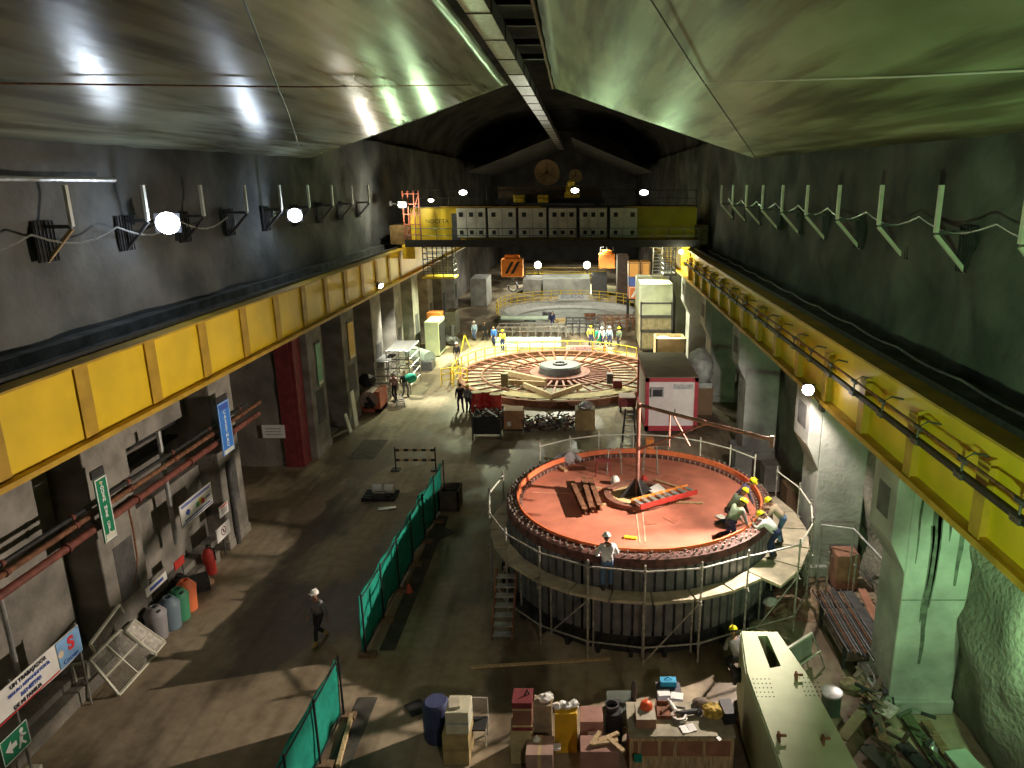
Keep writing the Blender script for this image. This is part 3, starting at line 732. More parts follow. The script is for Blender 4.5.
# thin raised pale strip in front of the ring (the pale edge line on the floor)
q = MB(); p0, p1 = G(470, 668), G(610, 659); q.beam((p0.x, p0.y, .02), (p1.x, p1.y, .02), .10, .04)
tag(q.build('floor_strip', WOOD, loc=(p0.x, p0.y, 0), w=True), 'long pale strip on the floor in front of the round generator', 'batten')

# ================= the second pit with the rotor spider =================
PC = Vector((-1.6, 48.9, 0)); PR = 7.02
sp = thing('rotor_spider', 'wide low wheel of radiating spokes around a grey hub', 'machine', PC)
q = MB(); q.lathe([(PR - .28, 0), (PR, 0), (PR, .42), (PR - .28, .42)], 96); q.build('outer_ring', RUST, sp)
PITF = mat('pit_deck_pale', (.31, .29, .19), .7, var=.45, scale=.8)
q = MB(); q.lathe([(0, .01), (PR - .28, .01), (PR - .28, .06), (0, .06)], 96); q.build('pit_floor', PITF, sp)
SPK = mat('spoke_red_brown', (.24, .085, .055), .65, var=.3, scale=3)
for k in range(38):
    a = k * 2 * PI / 38 + .03; q = MB(); c_, s_ = math.cos(a), math.sin(a)
    q.beam((c_ * 1.4, s_ * 1.4, .36), (c_ * (PR - .2), s_ * (PR - .2), .36), .13, .10); q.build('spoke', SPK, sp)
q = MB()
for r in (3.6, 5.4): q.lathe([(r - .06, .30), (r + .06, .30), (r + .06, .46), (r - .06, .46)], 72)
q.build('brace_ring', RUST, sp)
q = MB(); q.lathe([(0, .2), (1.42, .2), (1.45, .9), (1.35, 1.02), (0, 1.02)], 48); h_ = q.build('hub', mat('hub_grey', (.13, .145, .15), .55, .2, var=.15), sp, smooth=True)
q = MB(); q.lathe([(.35, 1.02), (.5, 1.02), (.5, 1.12), (.35, 1.12)], 24); q.build('hub_cap', STL, h_)
q = MB(); q.lathe([(1.5, .25), (2.1, .25), (2.1, .5), (1.5, .5)], 40); q.build('hub_flange', SPK, sp)
def on_pit(u0, v0, u1, v1, w_, h_, label, m_, nm='timber_baulk', z=.47):
    return lie(u0, v0, u1, v1, w_, h_, nm, label, 'beam', m_, 'timbers lying over the spokes', z)
on_pit(506, 375, 546, 384, .22, .35, 'long pale beam on the spokes left of the hub', WOOD)
on_pit(505, 384, 545, 386, .16, .3, 'thin pale beam on the spokes just below the left beam', WOOD)
on_pit(524, 387, 553, 399, .2, .3, 'slanting pale beam on the near spokes', WOOD)
on_pit(553, 398, 581, 388, .2, .3, 'slanting pale beam on the near spokes right of the other', WOOD)
box_thing('timber_block', 'olive upright block at the left end of the long spoke beams', 'block', fb(501, 508, 374, 387, .5, .45), mat('olive_paint', (.25, .24, .12), .7), None)
box_thing('control_box', 'dark control box on the spokes right of the hub', 'box', fb(607, 613, 374, 384, .4, .45), STL)
box_thing('red_crate', 'low red-brown crate on the spokes at the far right of the wheel', 'crate', fb(613, 622, 381, 389, .5, .45), MAR)
# near planking of the wheel
q = MB(); q.lathe([(5.7, .46), (PR - .3, .46), (PR - .3, .5), (5.7, .5)], 30, a0=math.radians(238), a1=math.radians(318)); q.build('edge_planking', mat('olive_boards', (.36, .27, .10), .75, var=.35, scale=3), sp)

# ---- yellow guard rails
def rail_arc(c, r, a0, a1, n, z0, hgt, m_, label, toe=None, mid=2):
    t = thing('guard_rail', label, 'railing', (c[0] + r * math.cos(math.radians((a0 + a1) / 2)), c[1] + r * math.sin(math.radians((a0 + a1) / 2)), z0))
    P = [Vector((c[0] + r * math.cos(math.radians(a0 + (a1 - a0) * k / n)), c[1] + r * math.sin(math.radians(a0 + (a1 - a0) * k / n)), z0)) for k in range(n + 1)]
    for p in P:
        q = MB(); q.tube(p, p + Vector((0, 0, hgt)), .045, 6); q.build('post', m_, t, w=True)
    for j in range(mid):
        zz = hgt * (1 - j / mid); q = MB(); q.path([p + Vector((0, 0, zz)) for p in P], .035, 6); q.build('rail', m_, t, w=True)
    if toe:
        q = MB()
        for a, b in zip(P, P[1:]): q.beam(a + Vector((0, 0, .12)), b + Vector((0, 0, .12)), .03, .24)
        q.build('toe_board', toe, t, w=True)
    return t
rail_arc(PC, PR + .35, 40, 197, 20, 0, 1.1, YELP, 'yellow guard rail around the far side of the spoked wheel', mat('pale_yellow_board', (.70, .64, .30), .7, var=.15))
rail_arc((-8.6, 46.4), 1.0, 150, 30, 3, 0, 1.15, YELP, 'short bright yellow rail beside the workers left of the spoked wheel', None, 3)
# banner on that railing
def banner(u0, u1, v0, v1, y, label, lines, m_, right_blue=True):
    a = Yp(u0, v1, y); b = Yp(u1, v0, y); c = (a + b) / 2
    t = thing('banner', label, 'banner', (c.x, y, a.z))
    q = MB(); w_, h_ = b.x - a.x, b.z - a.z; q.box((0, 0, h_ / 2), (w_, .02, h_)); q.build('cloth', m_, t)
    for k, (s_, mm, sz) in enumerate(lines):
        text(s_, h_ * sz, mm, t, (-w_ * .1, -.016, h_ * (.78 - .28 * k)), (PI / 2, 0, 0))
    if right_blue:
        q = MB(); q.box((w_ * .42, -.014, h_ * .25), (w_ * .15, .006, h_ * .44)); q.build('blue_patch', SBLU, t)
        text('S', h_ * .5, INKR, t, (w_ * .42, -.018, h_ * .72), (PI / 2, 0, 0), 'emblem', bold=.02)
    return t
PCr = PC.y + math.sqrt((PR + .35) ** 2 - .9 ** 2) - .1
banner(566, 608, 345.5, 359, 55.9, 'pale banner with red lettering tied to the rail behind the spoked wheel', [('LA SEGURIDAD', INKR, .26), ('RESPONSABILIDAD', INKR, .24), ('COMPROMISO DE TODOS', INKB, .2)], PAPER)

# ================= the third pit beyond =================
TC = Vector((-1.35, 72.2, 0)); TR = 7.2
tr = thing('turbine_ring', 'round grey pit ring with a yellow rail, beyond the spoked wheel', 'machine', TC)
q = MB(); q.lathe([(TR - .35, 0), (TR, 0), (TR, .75), (TR - .35, .75)], 90); q.build('ring_wall', mat('ring_grey', (.40, .40, .36), .7, var=.2), tr)
q = MB(); q.lathe([(0, .02), (TR - .35, .02), (TR - .35, .1), (0, .1)], 72); q.build('pit_floor', mat('pit_grey', (.34, .36, .33), .7, var=.3, scale=.7), tr)
q = MB(); q.lathe([(TR - 1.9, .1), (TR - .36, .1), (TR - .36, .74), (TR - .5, .74), (TR - .9, .35), (TR - 1.9, .25)], 72, a0=math.radians(5), a1=math.radians(175)); q.build('inner_liner', mat('liner_pale', (.42, .42, .40), .6, var=.15), tr)
rail_arc(TC, TR + .1, -20, 200, 26, .75, 1.1, YELP, 'yellow guard rail on top of the round grey pit ring', None, 3)
banner(558.5, 592.5, 295, 303.5, 79.2, 'small white banner on the far rail of the grey pit ring', [('SEGURIDAD', INKB, .5)], PAPER, False)
# pipes and frames stored in front of it
def hpipe(u0, u1, v, y, r, label, m_, group=None):
    a, b = Yp(u0, v, y), Yp(u1, v, y); q = MB(); q.tube(a, b, r, 16); o = q.build('steel_pipe', m_, loc=(a + b) / 2, w=True, smooth=True); tag(o, label, 'pipe', group); return o
hpipe(495, 561, 340.5, 59.5, .30, 'pale mint pipe lying beyond the spoked wheel, upper of two', MINT)
hpipe(496, 561, 346.5, 58.9, .30, 'pale mint pipe lying beyond the spoked wheel, lower of two', MINT)
hpipe(501, 548, 318, 66.2, .22, 'thin pale pipe lying on trestles in front of the grey pit ring', MINT)
def frame_rack(u0, u1, vt, vb, label, m_, nx=6, d=1.6):
    x0, x1, y0, y1, z0, z1 = fb(u0, u1, vt, vb, d)
    t = thing('steel_rack', label, 'rack', ((x0 + x1) / 2, (y0 + y1) / 2, 0))
    for k in range(nx + 1):
        x = x0 + (x1 - x0) * k / nx; q = MB()
        q.tube((x, y0, 0), (x, y0, z1), .06, 6); q.tube((x, y1, 0), (x, y1, z1), .06, 6); q.tube((x, y0, z1 * .6), (x, y1, z1), .04, 6); q.build('upright', m_, t, w=True)
    for z in (z1, z1 * .6):
        for y in (y0, y1):
            q = MB(); q.tube((x0, y, z), (x1, y, z), .06, 6); q.build('rail', m_, t, w=True)
frame_rack(497, 566, 327, 338, 'long pale steel rack in front of the grey pit ring', SCAF, 9)
frame_rack(566, 600, 321, 336, 'shorter steel rack right of the pale one, before the grey pit ring', STL, 5)
frame_rack(598, 634, 318, 331, 'dark rack of fittings at the right of the grey pit ring', RUST, 5)
# clutter within it
CL = [('red_valve', 515, 326, RUST), ('grey_valve', 530, 325, STL), ('tan_casting', 560, 327, PLY), ('dark_pump', 548, 320, STL), ('rusty_flange', 590, 322, RUST), ('olive_pump', 612, 326, mat('olive_paint', (.25, .24, .12))), ('grey_motor', 573, 330, GALV)]
for nm, u, v, m_ in CL:
    p = G(u, v); q = MB(); q.tube((0, 0, 0), (0, 0, .7), .5, 14, .4); q.tube((-.55, 0, .6), (.55, 0, .6), .28, 12); q.lathe([(0, .7), (.5, .7), (.5, .8), (0, .8)], 14)
    tag(q.build(nm, m_, loc=p), '%s standing among the racks before the grey pit ring' % nm.replace('_', ' '), nm.split('_')[1])
# beyond: a further bank with rails and machines
q = MB(); b = fb(522, 592, 279, 287, 6)
box_thing('concrete_plinth', 'broad pale concrete plinth beyond the grey pit ring', 'plinth', fb(543, 590, 279, 296, 5), CONCG)
box_thing('concrete_block', 'brown concrete block left of the broad pale plinth', 'block', fb(523, 543, 280, 294, 5), CONC)
box_thing('dark_transformer', 'dark machine casing right of the broad pale plinth', 'machine', fb(592, 607, 276, 296, 4), STL)
for k, (v, lb) in enumerate(((270, 'upper'), (276, 'lower'))):
    t = thing('guard_rail', 'long yellow rail far beyond the pit ring, %s of two' % lb, 'railing', G(570, v + 6))
    a, b = G(526, v + 6), G(606, v + 6)
    for j in range(11):
        p = a.lerp(b, j / 10); q = MB(); q.tube(p, p + Vector((0, 0, 1.2)), .06, 6); q.build('post', YELD, t, w=True)
    for z in (1.2, .65):
        q = MB(); q.tube(a + Vector((0, 0, z)), b + Vector((0, 0, z)), .07, 6); q.build('rail', YELP, t, w=True)
# ================= left side: signs, pipes, bins, frames =================
RX = (PI / 2, 0, PI / 2)                    # faces the hall (+x)
def sign_x(name, label, cat, x, uL, vT, vB, uR, m_, th=.03, frame=None, group=None):
    a = Xp(uL, vT, x); b = Xp(uL, vB, x); c = Xp(uR, vT - (uR - uL), x)
    y0 = a.y; d = _ray(uR, 0); 
    y1 = Xp(uR, (vT + vB) / 2 - (uR - uL) * .7, x).y
    z0, z1 = b.z, a.z
    t = thing(name, label, cat, (x, (y0 + y1) / 2, z0), 0, group)
    q = MB(); q.box((0, 0, (z1 - z0) / 2), (th, y1 - y0, z1 - z0)); q.build('panel', m_, t)
    return t, y1 - y0, z1 - z0
t, w_, h_ = sign_x('vertical_sign', 'tall green vertical sign with white border on the left pillar', 'sign', -12.55, 93, 481, 553, 111, DGRN)
q = MB()
for y in (-w_ / 2 + .03, w_ / 2 - .03): q.box((.018, y, h_ / 2), (.006, .035, h_))
for z in (.03, h_ - .03): q.box((.018, 0, z), (.006, w_, .035))
q.build('border', INKW, t)
text('\n'.join('TOUEN MER CEL'), h_ * .070, INKW, t, (.02, 0, h_ * .52), RX, sx=1.3, bold=.006)
q = MB(); q.box((.02, 0, h_ * .07), (.006, w_ * .72, h_ * .09)); pz = q.build('footer_plate', CREAM, t)
text('EL', h_ * .06, INKY, t, (.02, -.02, h_ * .92), RX)
q = MB(); q.box((-.04, 0, h_ + .12), (.05, w_ * 1.0, .22)); q.build('top_bracket', BLK, t)
t, w_, h_ = sign_x('vertical_sign', 'tall bright blue vertical sign with white letters on the left pillar', 'sign', -12.55, 216.5, 405, 462, 231, SBLU)
q = MB()
for y in (-w_ / 2 + .03, w_ / 2 - .03): q.box((.018, y, h_ / 2), (.006, .03, h_))
q.box((.018, 0, h_ - .03), (.006, w_, .03)); q.build('border', mat('border_pale_blue', (.45, .6, .85), .5, var=0), t)
text('\n'.join('CASETNAC'), h_ * .10, INKW, t, (.02, 0, h_ * .48), RX, sx=1.2, bold=.006)
q = MB(); q.box((.019, 0, h_ * .90), (.004, w_ * .7, h_ * .1)); q.build('dark_patch', INKB, t)
q = MB(); q.box((.02, 0, h_ * .05), (.006, w_ * .8, h_ * .08)); q.build('footer_plate', CREAM, t)
q = MB(); q.box((-.04, 0, h_ + .1), (.05, w_, .2)); q.build('top_bracket', BLK, t)
# white notice banner with a coloured picture
t, w_, h_ = sign_x('notice_banner', 'white slanting-looking notice banner with a small coloured picture, below the red pipe', 'banner', -12.8, 178.5, 507, 532, 212, PAPER)
q = MB()
for z in (.06, h_ - .06): q.box((.018, 0, z), (.004, w_ * .96, .03))
q.box((.018, 0, h_ * .85), (.004, w_ * .9, .05)); q.box((.018, 0, h_ * .2), (.004, w_ * .8, .05)); q.build('print_line', INKB, t)
q = MB()
for k, (dy, dz) in enumerate(((.02, .5), (.12, .56), (.18, .48))):
    q.mi = k; q.box((.02, w_ * dy, h_ * dz), (.004, w_ * .1, h_ * .22))
q.build('picture', [INKG, INKY, INKR], t)
q = MB(); q.ico((.015, -w_ * .28, h_ * .5), h_ * .13, 2, (.1, 1.3, 1)); q.build('emblem', INKB, t)
text('AVISO', h_ * .13, INKB, t, (.022, w_ * .36, h_ * .5), RX)
# no-parking sign, two smaller notices
t, w_, h_ = sign_x('parking_sign', 'small white no-parking sign with a red ring and letter R', 'sign', -12.75, 215.5, 531, 546, 230, PAPER)
q = MB(); q.lathe([(h_ * .26, 0), (h_ * .33, 0), (h_ * .33, .006), (h_ * .26, .006)], 28); q.bm.transform(Matrix.Rotation(PI / 2, 4, 'Y'))
for v in q.bm.verts: v.co += Vector((.018, 0, h_ * .55))
q.beam((.02, -h_ * .2, h_ * .75), (.02, h_ * .2, h_ * .35), .03, .008, up=(1, 0, 0)); q.build('prohibition_ring', MAR, t)
text('R', h_ * .36, INK, t, (.02, 0, h_ * .55), RX, bold=.006)
q = MB(); q.box((-.03, 0, -.32), (.04, .05, .75)); q.build('post', STL, t)
t, w_, h_ = sign_x('notice_plate', 'little white notice with a red heading above the no-parking sign', 'sign', -12.92, 218.5, 508, 520, 228, PAPER)
q = MB()
for k in range(4): q.box((.018, 0, h_ * (.25 + .15 * k)), (.004, w_ * .7, h_ * .05))
q.build('print_line', INK, t); q = MB(); q.box((.018, 0, h_ * .88), (.004, w_ * .8, h_ * .12)); q.build('heading', INKR, t)
a = Yp(261.5, 425, 32.33); b = Yp(284, 425, 32.33); a2 = Yp(261.5, 438, 32.33)
t = thing('notice_plate', 'white rectangular notice on the dark wall left of the maroon post', 'sign', ((a.x + b.x) / 2, 32.33, a2.z))
q = MB(); q.box((0, 0, (a.z - a2.z) / 2), (b.x - a.x, .03, a.z - a2.z)); q.build('panel', PAPER, t)
q = MB()
for k in range(3): q.box((0, -.018, (a.z - a2.z) * (.28 + .22 * k)), ((b.x - a.x) * .7, .004, .05))
q.build('print_line', mat('print_grey', (.4, .4, .42), .6, var=0), t)
# far vertical banners
for (x, uL, vT, vB, uR, m_, lb) in ((-12.95, 315, 345, 389, 321.5, mat('banner_mint', (.22, .55, .33), .6, var=.1), 'narrow green vertical banner on the left pillar beside the maroon post'),
                                    (-12.95, 347, 324, 362, 354, mat('banner_amber', (.75, .48, .06), .6, var=.1), 'narrow amber vertical banner on a left pillar')):
    t, w_, h_ = sign_x('vertical_banner', lb, 'banner', x, uL, vT, vB, uR, m_)
    q = MB(); q.box((.018, 0, h_ * .05), (.006, w_ * .8, h_ * .07)); q.build('footer_plate', CREAM, t)
    q = MB(); q.box((-.02, 0, h_ + .06), (.05, w_, .12)); q.build('top_bracket', BLK, t)
# big worker-safety banner at the lower left
bx_ = -12.72
zt = Xp(77, 624.5, bx_); zb = Xp(80, 652, bx_)
t = thing('safety_banner', 'long white banner with dark lettering and a blue corner, low at the left', 'banner', (bx_, 13.6, zb.z))
y1 = zt.y - 13.6; y0 = -2.9; hh = zt.z - zb.z
q = MB()
def bn(a, b_): return (.02 * math.sin(a * 23) * math.sin(b_ * PI), lerp(y0, y1, a), hh * b_ - .05 * math.sin(a * PI * 3) * (1 - b_))
q.grid(bn, 40, 6); q.build('cloth', PAPER, t, solid=.015)
q = MB(); q.box((.03, y1 - .42, hh * .5), (.008, .80, hh * .97)); q.build('blue_corner', mat('banner_sky', (.22, .42, .72), .5, var=.25, scale=2), t)
text('S', hh * .62, INKR, t, (.04, y1 - .36, hh * .62), RX, 'emblem', bold=.02)
q = MB(); q.ico((.03, y1 - .72, hh * .52), hh * .16, 2, (.06, 1, 1)); q.build('round_emblem', mat('emblem_sand', (.75, .62, .48), .5), t)
text('Cossan', hh * .24, INKB, t, (.04, y1 - .44, hh * .16), RX, 'wordmark')
for k, (s_, sz, mm) in enumerate((('UN TRABAJADOR', .19, INK), ('SEGURO RESPONDE POR EL', .14, INKB), ('BIENESTAR', .18, INKB), ('DE MI FAMILIA', .18, INK))):
    text(s_, hh * sz, mm, t, (.03, y1 - 1.72 - (.14 if k == 3 else 0), hh * (.86 - .235 * k)), RX, bold=.004)
q = MB(); q.box((.03, (y0 + y1) / 2 - .4, hh * .03), (.006, (y1 - y0) - .9, .03)); q.build('red_edge', INKR, t)
for k, y in enumerate((-2.6, .2, y1 - .02)):
    q = MB(); q.tube((-.04, y, -zb.z), (-.04, y, hh + .05), .025, 8); q.build('post', GALV, t)
# green way-out sign at the very corner
c = Xp(15, 743, -12.6)
t = thing('exit_sign', 'green sign with a white arrow on a short post, bottom left corner', 'sign', (c.x, c.y, 0))
q = MB(); q.box((0, 0, c.z), (.03, .78, .62)); q.build('panel', DGRN, t)
q = MB(); z = c.z
q.slab([(.02, -.30, z), (.02, -.12, z - .16), (.02, -.12, z - .06), (.02, .02, z - .06), (.02, .02, z + .06), (.02, -.12, z + .06), (.02, -.12, z + .16)], .006); q.build('arrow', INKW, t)
q = MB(); q.ico((.02, .2, z + .17), .06, 2, (.1, 1, 1)); q.beam((.02, .2, z + .1), (.02, .14, z - .06), .09, .008, up=(1, 0, 0)); q.beam((.02, .14, z - .06), (.02, .26, z - .2), .05, .008, up=(1, 0, 0)); q.beam((.02, .14, z - .05), (.02, .06, z - .2), .05, .008, up=(1, 0, 0)); q.beam((.02, .12, z + .06), (.02, .30, z + .02), .04, .008, up=(1, 0, 0)); q.build('running_figure', INKW, t)
q = MB()
for y in (-.38, .38): q.box((.018, y, z), (.005, .02, .62))
for zz in (z - .3, z + .3): q.box((.018, 0, zz), (.005, .78, .02))
q.build('border', INKW, t)
q = MB(); q.tube((-.03, .28, 0), (-.03, .28, c.z + .2), .03, 8); q.build('post', GALV, t)
q = MB(); q.box((-.03, .28, .06), (.3, .25, .12)); q.build('foot_block', CREAM, t)
# pipes along the left
def ypipe(x, y0, y1, z, r, m_, label, flange=0):
    t = thing('wall_pipe', label, 'pipe', (x, (y0 + y1) / 2, z))
    q = MB(); q.tube((x, y0, z), (x, y1, z), r, 16); q.build('pipe', m_, t, w=True, smooth=True)
    if flange:
        k = y0 + 1.5
        while k < y1 - .3: q = MB(); q.tube((x, k, z), (x, k + .1, z), r * 1.35, 16); k += flange; q.build('coupling', PIPER, t, w=True)
ypipe(-12.78, 6, 27.2, 4.32, .10, PIPER, 'thick red-brown pipe running along the left pillars, lowest of three', 2.9)
ypipe(-12.84, 6, 27.6, 4.68, .07, RUST, 'thin rusty pipe above the thick red-brown one', 2.3)
ypipe(-12.9, 6, 26.6, 4.90, .06, BLK, 'thin black pipe topmost along the left pillars', 2.3)
q = MB(); q.bx(-14.6, -14.2, 19.5, 24.1, 5.0, 5.14); q.bx(-14.6, -14.25, 19.5, 24.1, 4.45, 4.55)
tag(q.build('cable_tray', BLK, loc=(-14.4, 21.8, 4.45), w=True), 'dark cable tray in the recess between the first two left pillars', 'tray')
def vpole(u0, v0, u1, v1, x, r, m_, label):
    a = Xp(u0, v0, x); b = Xp(u1, v1, x); q = MB(); q.tube((x, a.y, a.z), (x, a.y, max(b.z, .05)), r, 10)
    tag(q.build('vertical_pipe', m_, loc=(x, a.y, max(b.z, .05)), w=True), label, 'pipe')
vpole(158, 431, 172, 548, -13.2, .075, GALV, 'slim grey upright pipe between the green and the blue sign')
vpole(-2, 590, 14, 686, -13.3, .06, GALV, 'grey upright pipe at the left edge behind the big banner')
vpole(228, 462, 240, 556, -12.9, .09, STL, 'dark upright drain pipe below the blue sign')
q = MB(); q.path([Xp(128, 508, -13.0), Xp(133, 530, -13.0), Xp(137, 560, -13.0), Xp(134, 585, -13.0)], .035, 6)
tag(q.build('hanging_hose', RUST, loc=Xp(134, 585, -13.0), w=True), 'thin brown hose hanging down the wall right of the green sign', 'hose')
# recess wall panels (concrete up-stands) between pillars 1 and 2
q = MB(); q.bx(-14.85, -13.9, 19.5, 24.15, 5.25, 6.3); q.bx(-14.85, -13.7, 19.5, 24.15, .62, 3.4)
struct(q.build('trim_4', CONC, bevel=.03), 'concrete upstand in the recess between the first two left pillars', 'concrete')
q = MB(); q.bx(-14.85, -13.9, 5.5, 17.5, .62, 6.0)
struct(q.build('trim_5', CONC, bevel=.03), 'grey concrete wall face left of the green sign pillar', 'concrete')
q = MB()
q.grid(lambda a, b_: (-17.4 + 3.3 * a, 32.45 + .10 * nz(a * 4, b_ * 6, 3, 1.3), 6.4 * b_), 16, 24); q.bx(-17.4, -14.1, 32.6, 33.35, 0, 6.4)
struct(q.build('trim_6', LOWW, smooth=True), 'rough grey end face of the alcove behind the white notice', 'concrete')
# bins, hydrant, extinguisher
def bin_(u, v, m_, label, hole=True, h=.95, r=.30):
    p = G(u, v); t = thing('waste_bin', label, 'bin', p, 0, 'waste bins along the left kerb')
    q = MB(); q.lathe([(0, 0), (r * .86, 0), (r, h * .8), (r * .98, h * .82), (0, h * .82)], 24); q.build('body', m_, t, smooth=True)
    q = MB(); q.lathe([(r * 1.04, h * .80), (r * 1.04, h * .86), (r * .5, h * 1.08), (r * .34, h * 1.09), (r * .34, h * 1.0), (r * .9, h * .82)], 24); l_ = q.build('lid', m_, t, smooth=True)
    if hole:
        q = MB(); q.ico((r * .52, -r * .25, h * .98), r * .32, 2, (.8, 1, .55)); q.build('opening', BLK, l_)
BGRY = mat('bin_grey', (.30, .29, .31), .5, var=.08); BSLT = mat('bin_slate_blue', (.17, .24, .30), .5, var=.08); BGR = mat('bin_green', (.06, .28, .15), .5, var=.08); BOR = mat('bin_orange', (.80, .20, .08), .5, var=.08)
bin_(159, 637, BGRY, 'grey waste bin, closest of the four by the kerb', True)
bin_(172.5, 627, BSLT, 'slate blue waste bin between the grey and the green one', False)
bin_(181.5, 618, BGR, 'green waste bin with an open lid by the kerb', True)
bin_(189, 609, BOR, 'orange waste bin at the far end of the four', False)
p = G(211, 573); t = thing('fire_hydrant', 'red cylinder with shoulders standing past the bins', 'extinguisher', p)
q = MB(); q.lathe([(0, 0), (.2, 0), (.2, .75), (.12, .9), (.07, .95), (0, .95)], 20); q.build('body', RED, t, smooth=True)
q = MB(); q.tube((0, 0, .93), (0, 0, 1.06), .05, 8); q.box((.06, 0, 1.05), (.16, .04, .03)); q.path([(.06, 0, 1.0), (.22, 0, .9), (.24, 0, .5)], .02, 6); q.build('valve', BLK, t)
p = G(199, 592); t = thing('wheeled_drum', 'black drum on its side with a pale end, between the bins and the red cylinder', 'drum', p)
q = MB(); q.tube((-.25, -.2, .32), (.25, .2, .32), .32, 20); q.build('drum_body', BLK, t); q = MB(); q.tube((.25, .2, .32), (.262, .21, .32), .24, 20); q.tube((.262, .21, .32), (.27, .214, .32), .1, 14); q.build('drum_end', CREAM, t)
p = G(143, 632); t = thing('small_drum', 'small yellow canister next to the grey bin', 'canister', G(147, 630)); q = MB(); q.lathe([(0, 0), (.13, 0), (.13, .5), (.06, .6), (0, .6)], 16); q.build('body', YELP, t, smooth=True); q = MB(); q.tube((0, 0, .6), (0, 0, .68), .04, 8); q.build('neck', BLK, t)
p = G(206, 590); t = thing('foam_block', 'pinkish rag heap beside the black drum', 'rags', G(206, 586)); q = MB(); q.ico((0, 0, .14), .26, 2, (1, .8, .6), .05); q.build('rags', mat('rag_pink', (.55, .30, .22), .85, var=.3), t)
a = Xp(144, 600, -13.05); 
t = thing('bin_signboard', 'narrow white and red signboard above the bins', 'sign', (-12.98, 20.0, 1.15))
q = MB(); q.box((0, -.35, .15), (.03, 1.1, .28)); q.build('white_panel', PAPER, t); q = MB(); q.box((0, .95, .15), (.03, .55, .28)); q.build('red_panel', RED, t); q = MB(); q.box((-.02, .3, .02), (.02, 2.0, .03))
for y in (-.8, .3, 1.15): q.tube((-.03, y, -1.15), (-.03, y, .15), .02, 6)
q.build('stand', STL, t); q = MB(); q.box((.018, -.35, .15), (.004, .7, .1)); q.build('print_line', INKB, t)
# dark sacks behind bins
for (u, v, r, lb, nm) in ((137, 606, .38, 'black rubbish sack behind the grey bin', 'rubbish_sack'), (150, 598, .32, 'black rubbish sack at the kerb behind the green bin', 'rubbish_sack'), (191, 592, .3, 'black rubbish sack beside the black drum', 'rubbish_sack')):
    p = G(u, v, .3); q = MB(); q.ico((0, 0, r * .7), r, 3, (1, 1, .8), .03); q.tube((0, 0, r * 1.3), (0.03, 0, r * 1.7), .06, 8, .12)
    tag(q.build(nm, RUBB, loc=(min(p.x, -13.0), p.y, .42), smooth=True), lb, 'sack', 'black sacks behind the bins')
# white wire frames leaning at the kerb
def wire_frame(P, nx, ny, label, r=.03):
    P = [Vector(p) for p in P]; t = thing('welded_screen', label, 'frame', P[0], 0, 'cream welded frames leaning at the left kerb')
    q = MB()
    for a, b in zip(P, P[1:] + P[:1]): q.beam(a, b, r * 2, r * 2)
    q.build('outer_frame', CREAM, t, w=True)
    q = MB()
    for k in range(1, nx): q.beam(P[0].lerp(P[1], k / nx), P[3].lerp(P[2], k / nx), r * 1.3, r * 1.3)
    for k in range(1, ny): q.beam(P[0].lerp(P[3], k / ny), P[1].lerp(P[2], k / ny), r * 1.3, r * 1.3)
    q.build('cross_bar', CREAM, t, w=True)
    M1 = [P[0].lerp(P[1], .5), P[0].lerp(P[1], .5)]
    q = MB()
    for k in range(1, 26):
        q.tube(P[0].lerp(P[1], k / 26), P[3].lerp(P[2], k / 26), .006, 4)
        if k < 22: q.tube(P[0].lerp(P[3], k / 22), P[1].lerp(P[2], k / 22), .006, 4)
    q.build('wire_mesh', SCAF, t, w=True)
wire_frame([G(119, 695, .04), G(156, 654, .04), G(120, 630, 1.05), G(90, 660, 1.05)], 2, 2, 'largest cream welded mesh frame, leaning at the left kerb')
wire_frame([G(154, 655, .04), G(165, 642, .04), G(134, 620, 1.0), G(126, 631, 1.0)], 1, 2, 'narrow cream frame leaning just past the largest one')
wire_frame([G(96, 655, .7), G(128, 621, .75), G(119, 605, 1.8), G(90, 644, 1.6)], 1, 1, 'cream frame propped against the wall behind the largest one')
wire_frame([G(79, 694, .02), G(90, 690, .02), G(87, 662, .95), G(72, 665, .95)], 1, 2, 'small upright cream frame beside the end of the big banner')
# grey lockers / frame pieces in the left middle distance
def leanboard(u0, v0, u1, v1, u2, v2, w_, label, m_, x2=-12.95):
    pass
q = MB(); a = G(356, 427); q.slab([(a.x, a.y - .25, 0.02), (a.x, a.y + .35, 0.02), (-12.85, a.y + .55, 2.0), (-12.85, a.y - .05, 2.0)], .06)
tag(q.build('leaning_board', CREAM, loc=(a.x, a.y, 0), w=True), 'long pale board leaning on the pillar below the amber banner', 'board', 'pale boards leaning on the left pillar')
q = MB(); a = G(352, 431); q.slab([(a.x, a.y - .45, 0.02), (a.x, a.y - .1, 0.02), (-12.85, a.y - .2, 1.1), (-12.85, a.y - .55, 1.1)], .06)
tag(q.build('leaning_board', CREAM, loc=(a.x, a.y - .3, 0), w=True), 'shorter pale board leaning below the long one', 'board', 'pale boards leaning on the left pillar')
lie(322, 437, 334, 428, .7, .06, 'floor_plate', 'grey plate lying at the foot of the left pillar with the green banner', 'plate', GALV, z=0)
box_thing('floor_mat', 'dark rectangular patch of matting on the floor left of the barrier', 'mat', (-11.6, -10.3, 33.4, 36.2, 0, .012), mat('mat_dark', (.10, .085, .065), .9, var=.3))
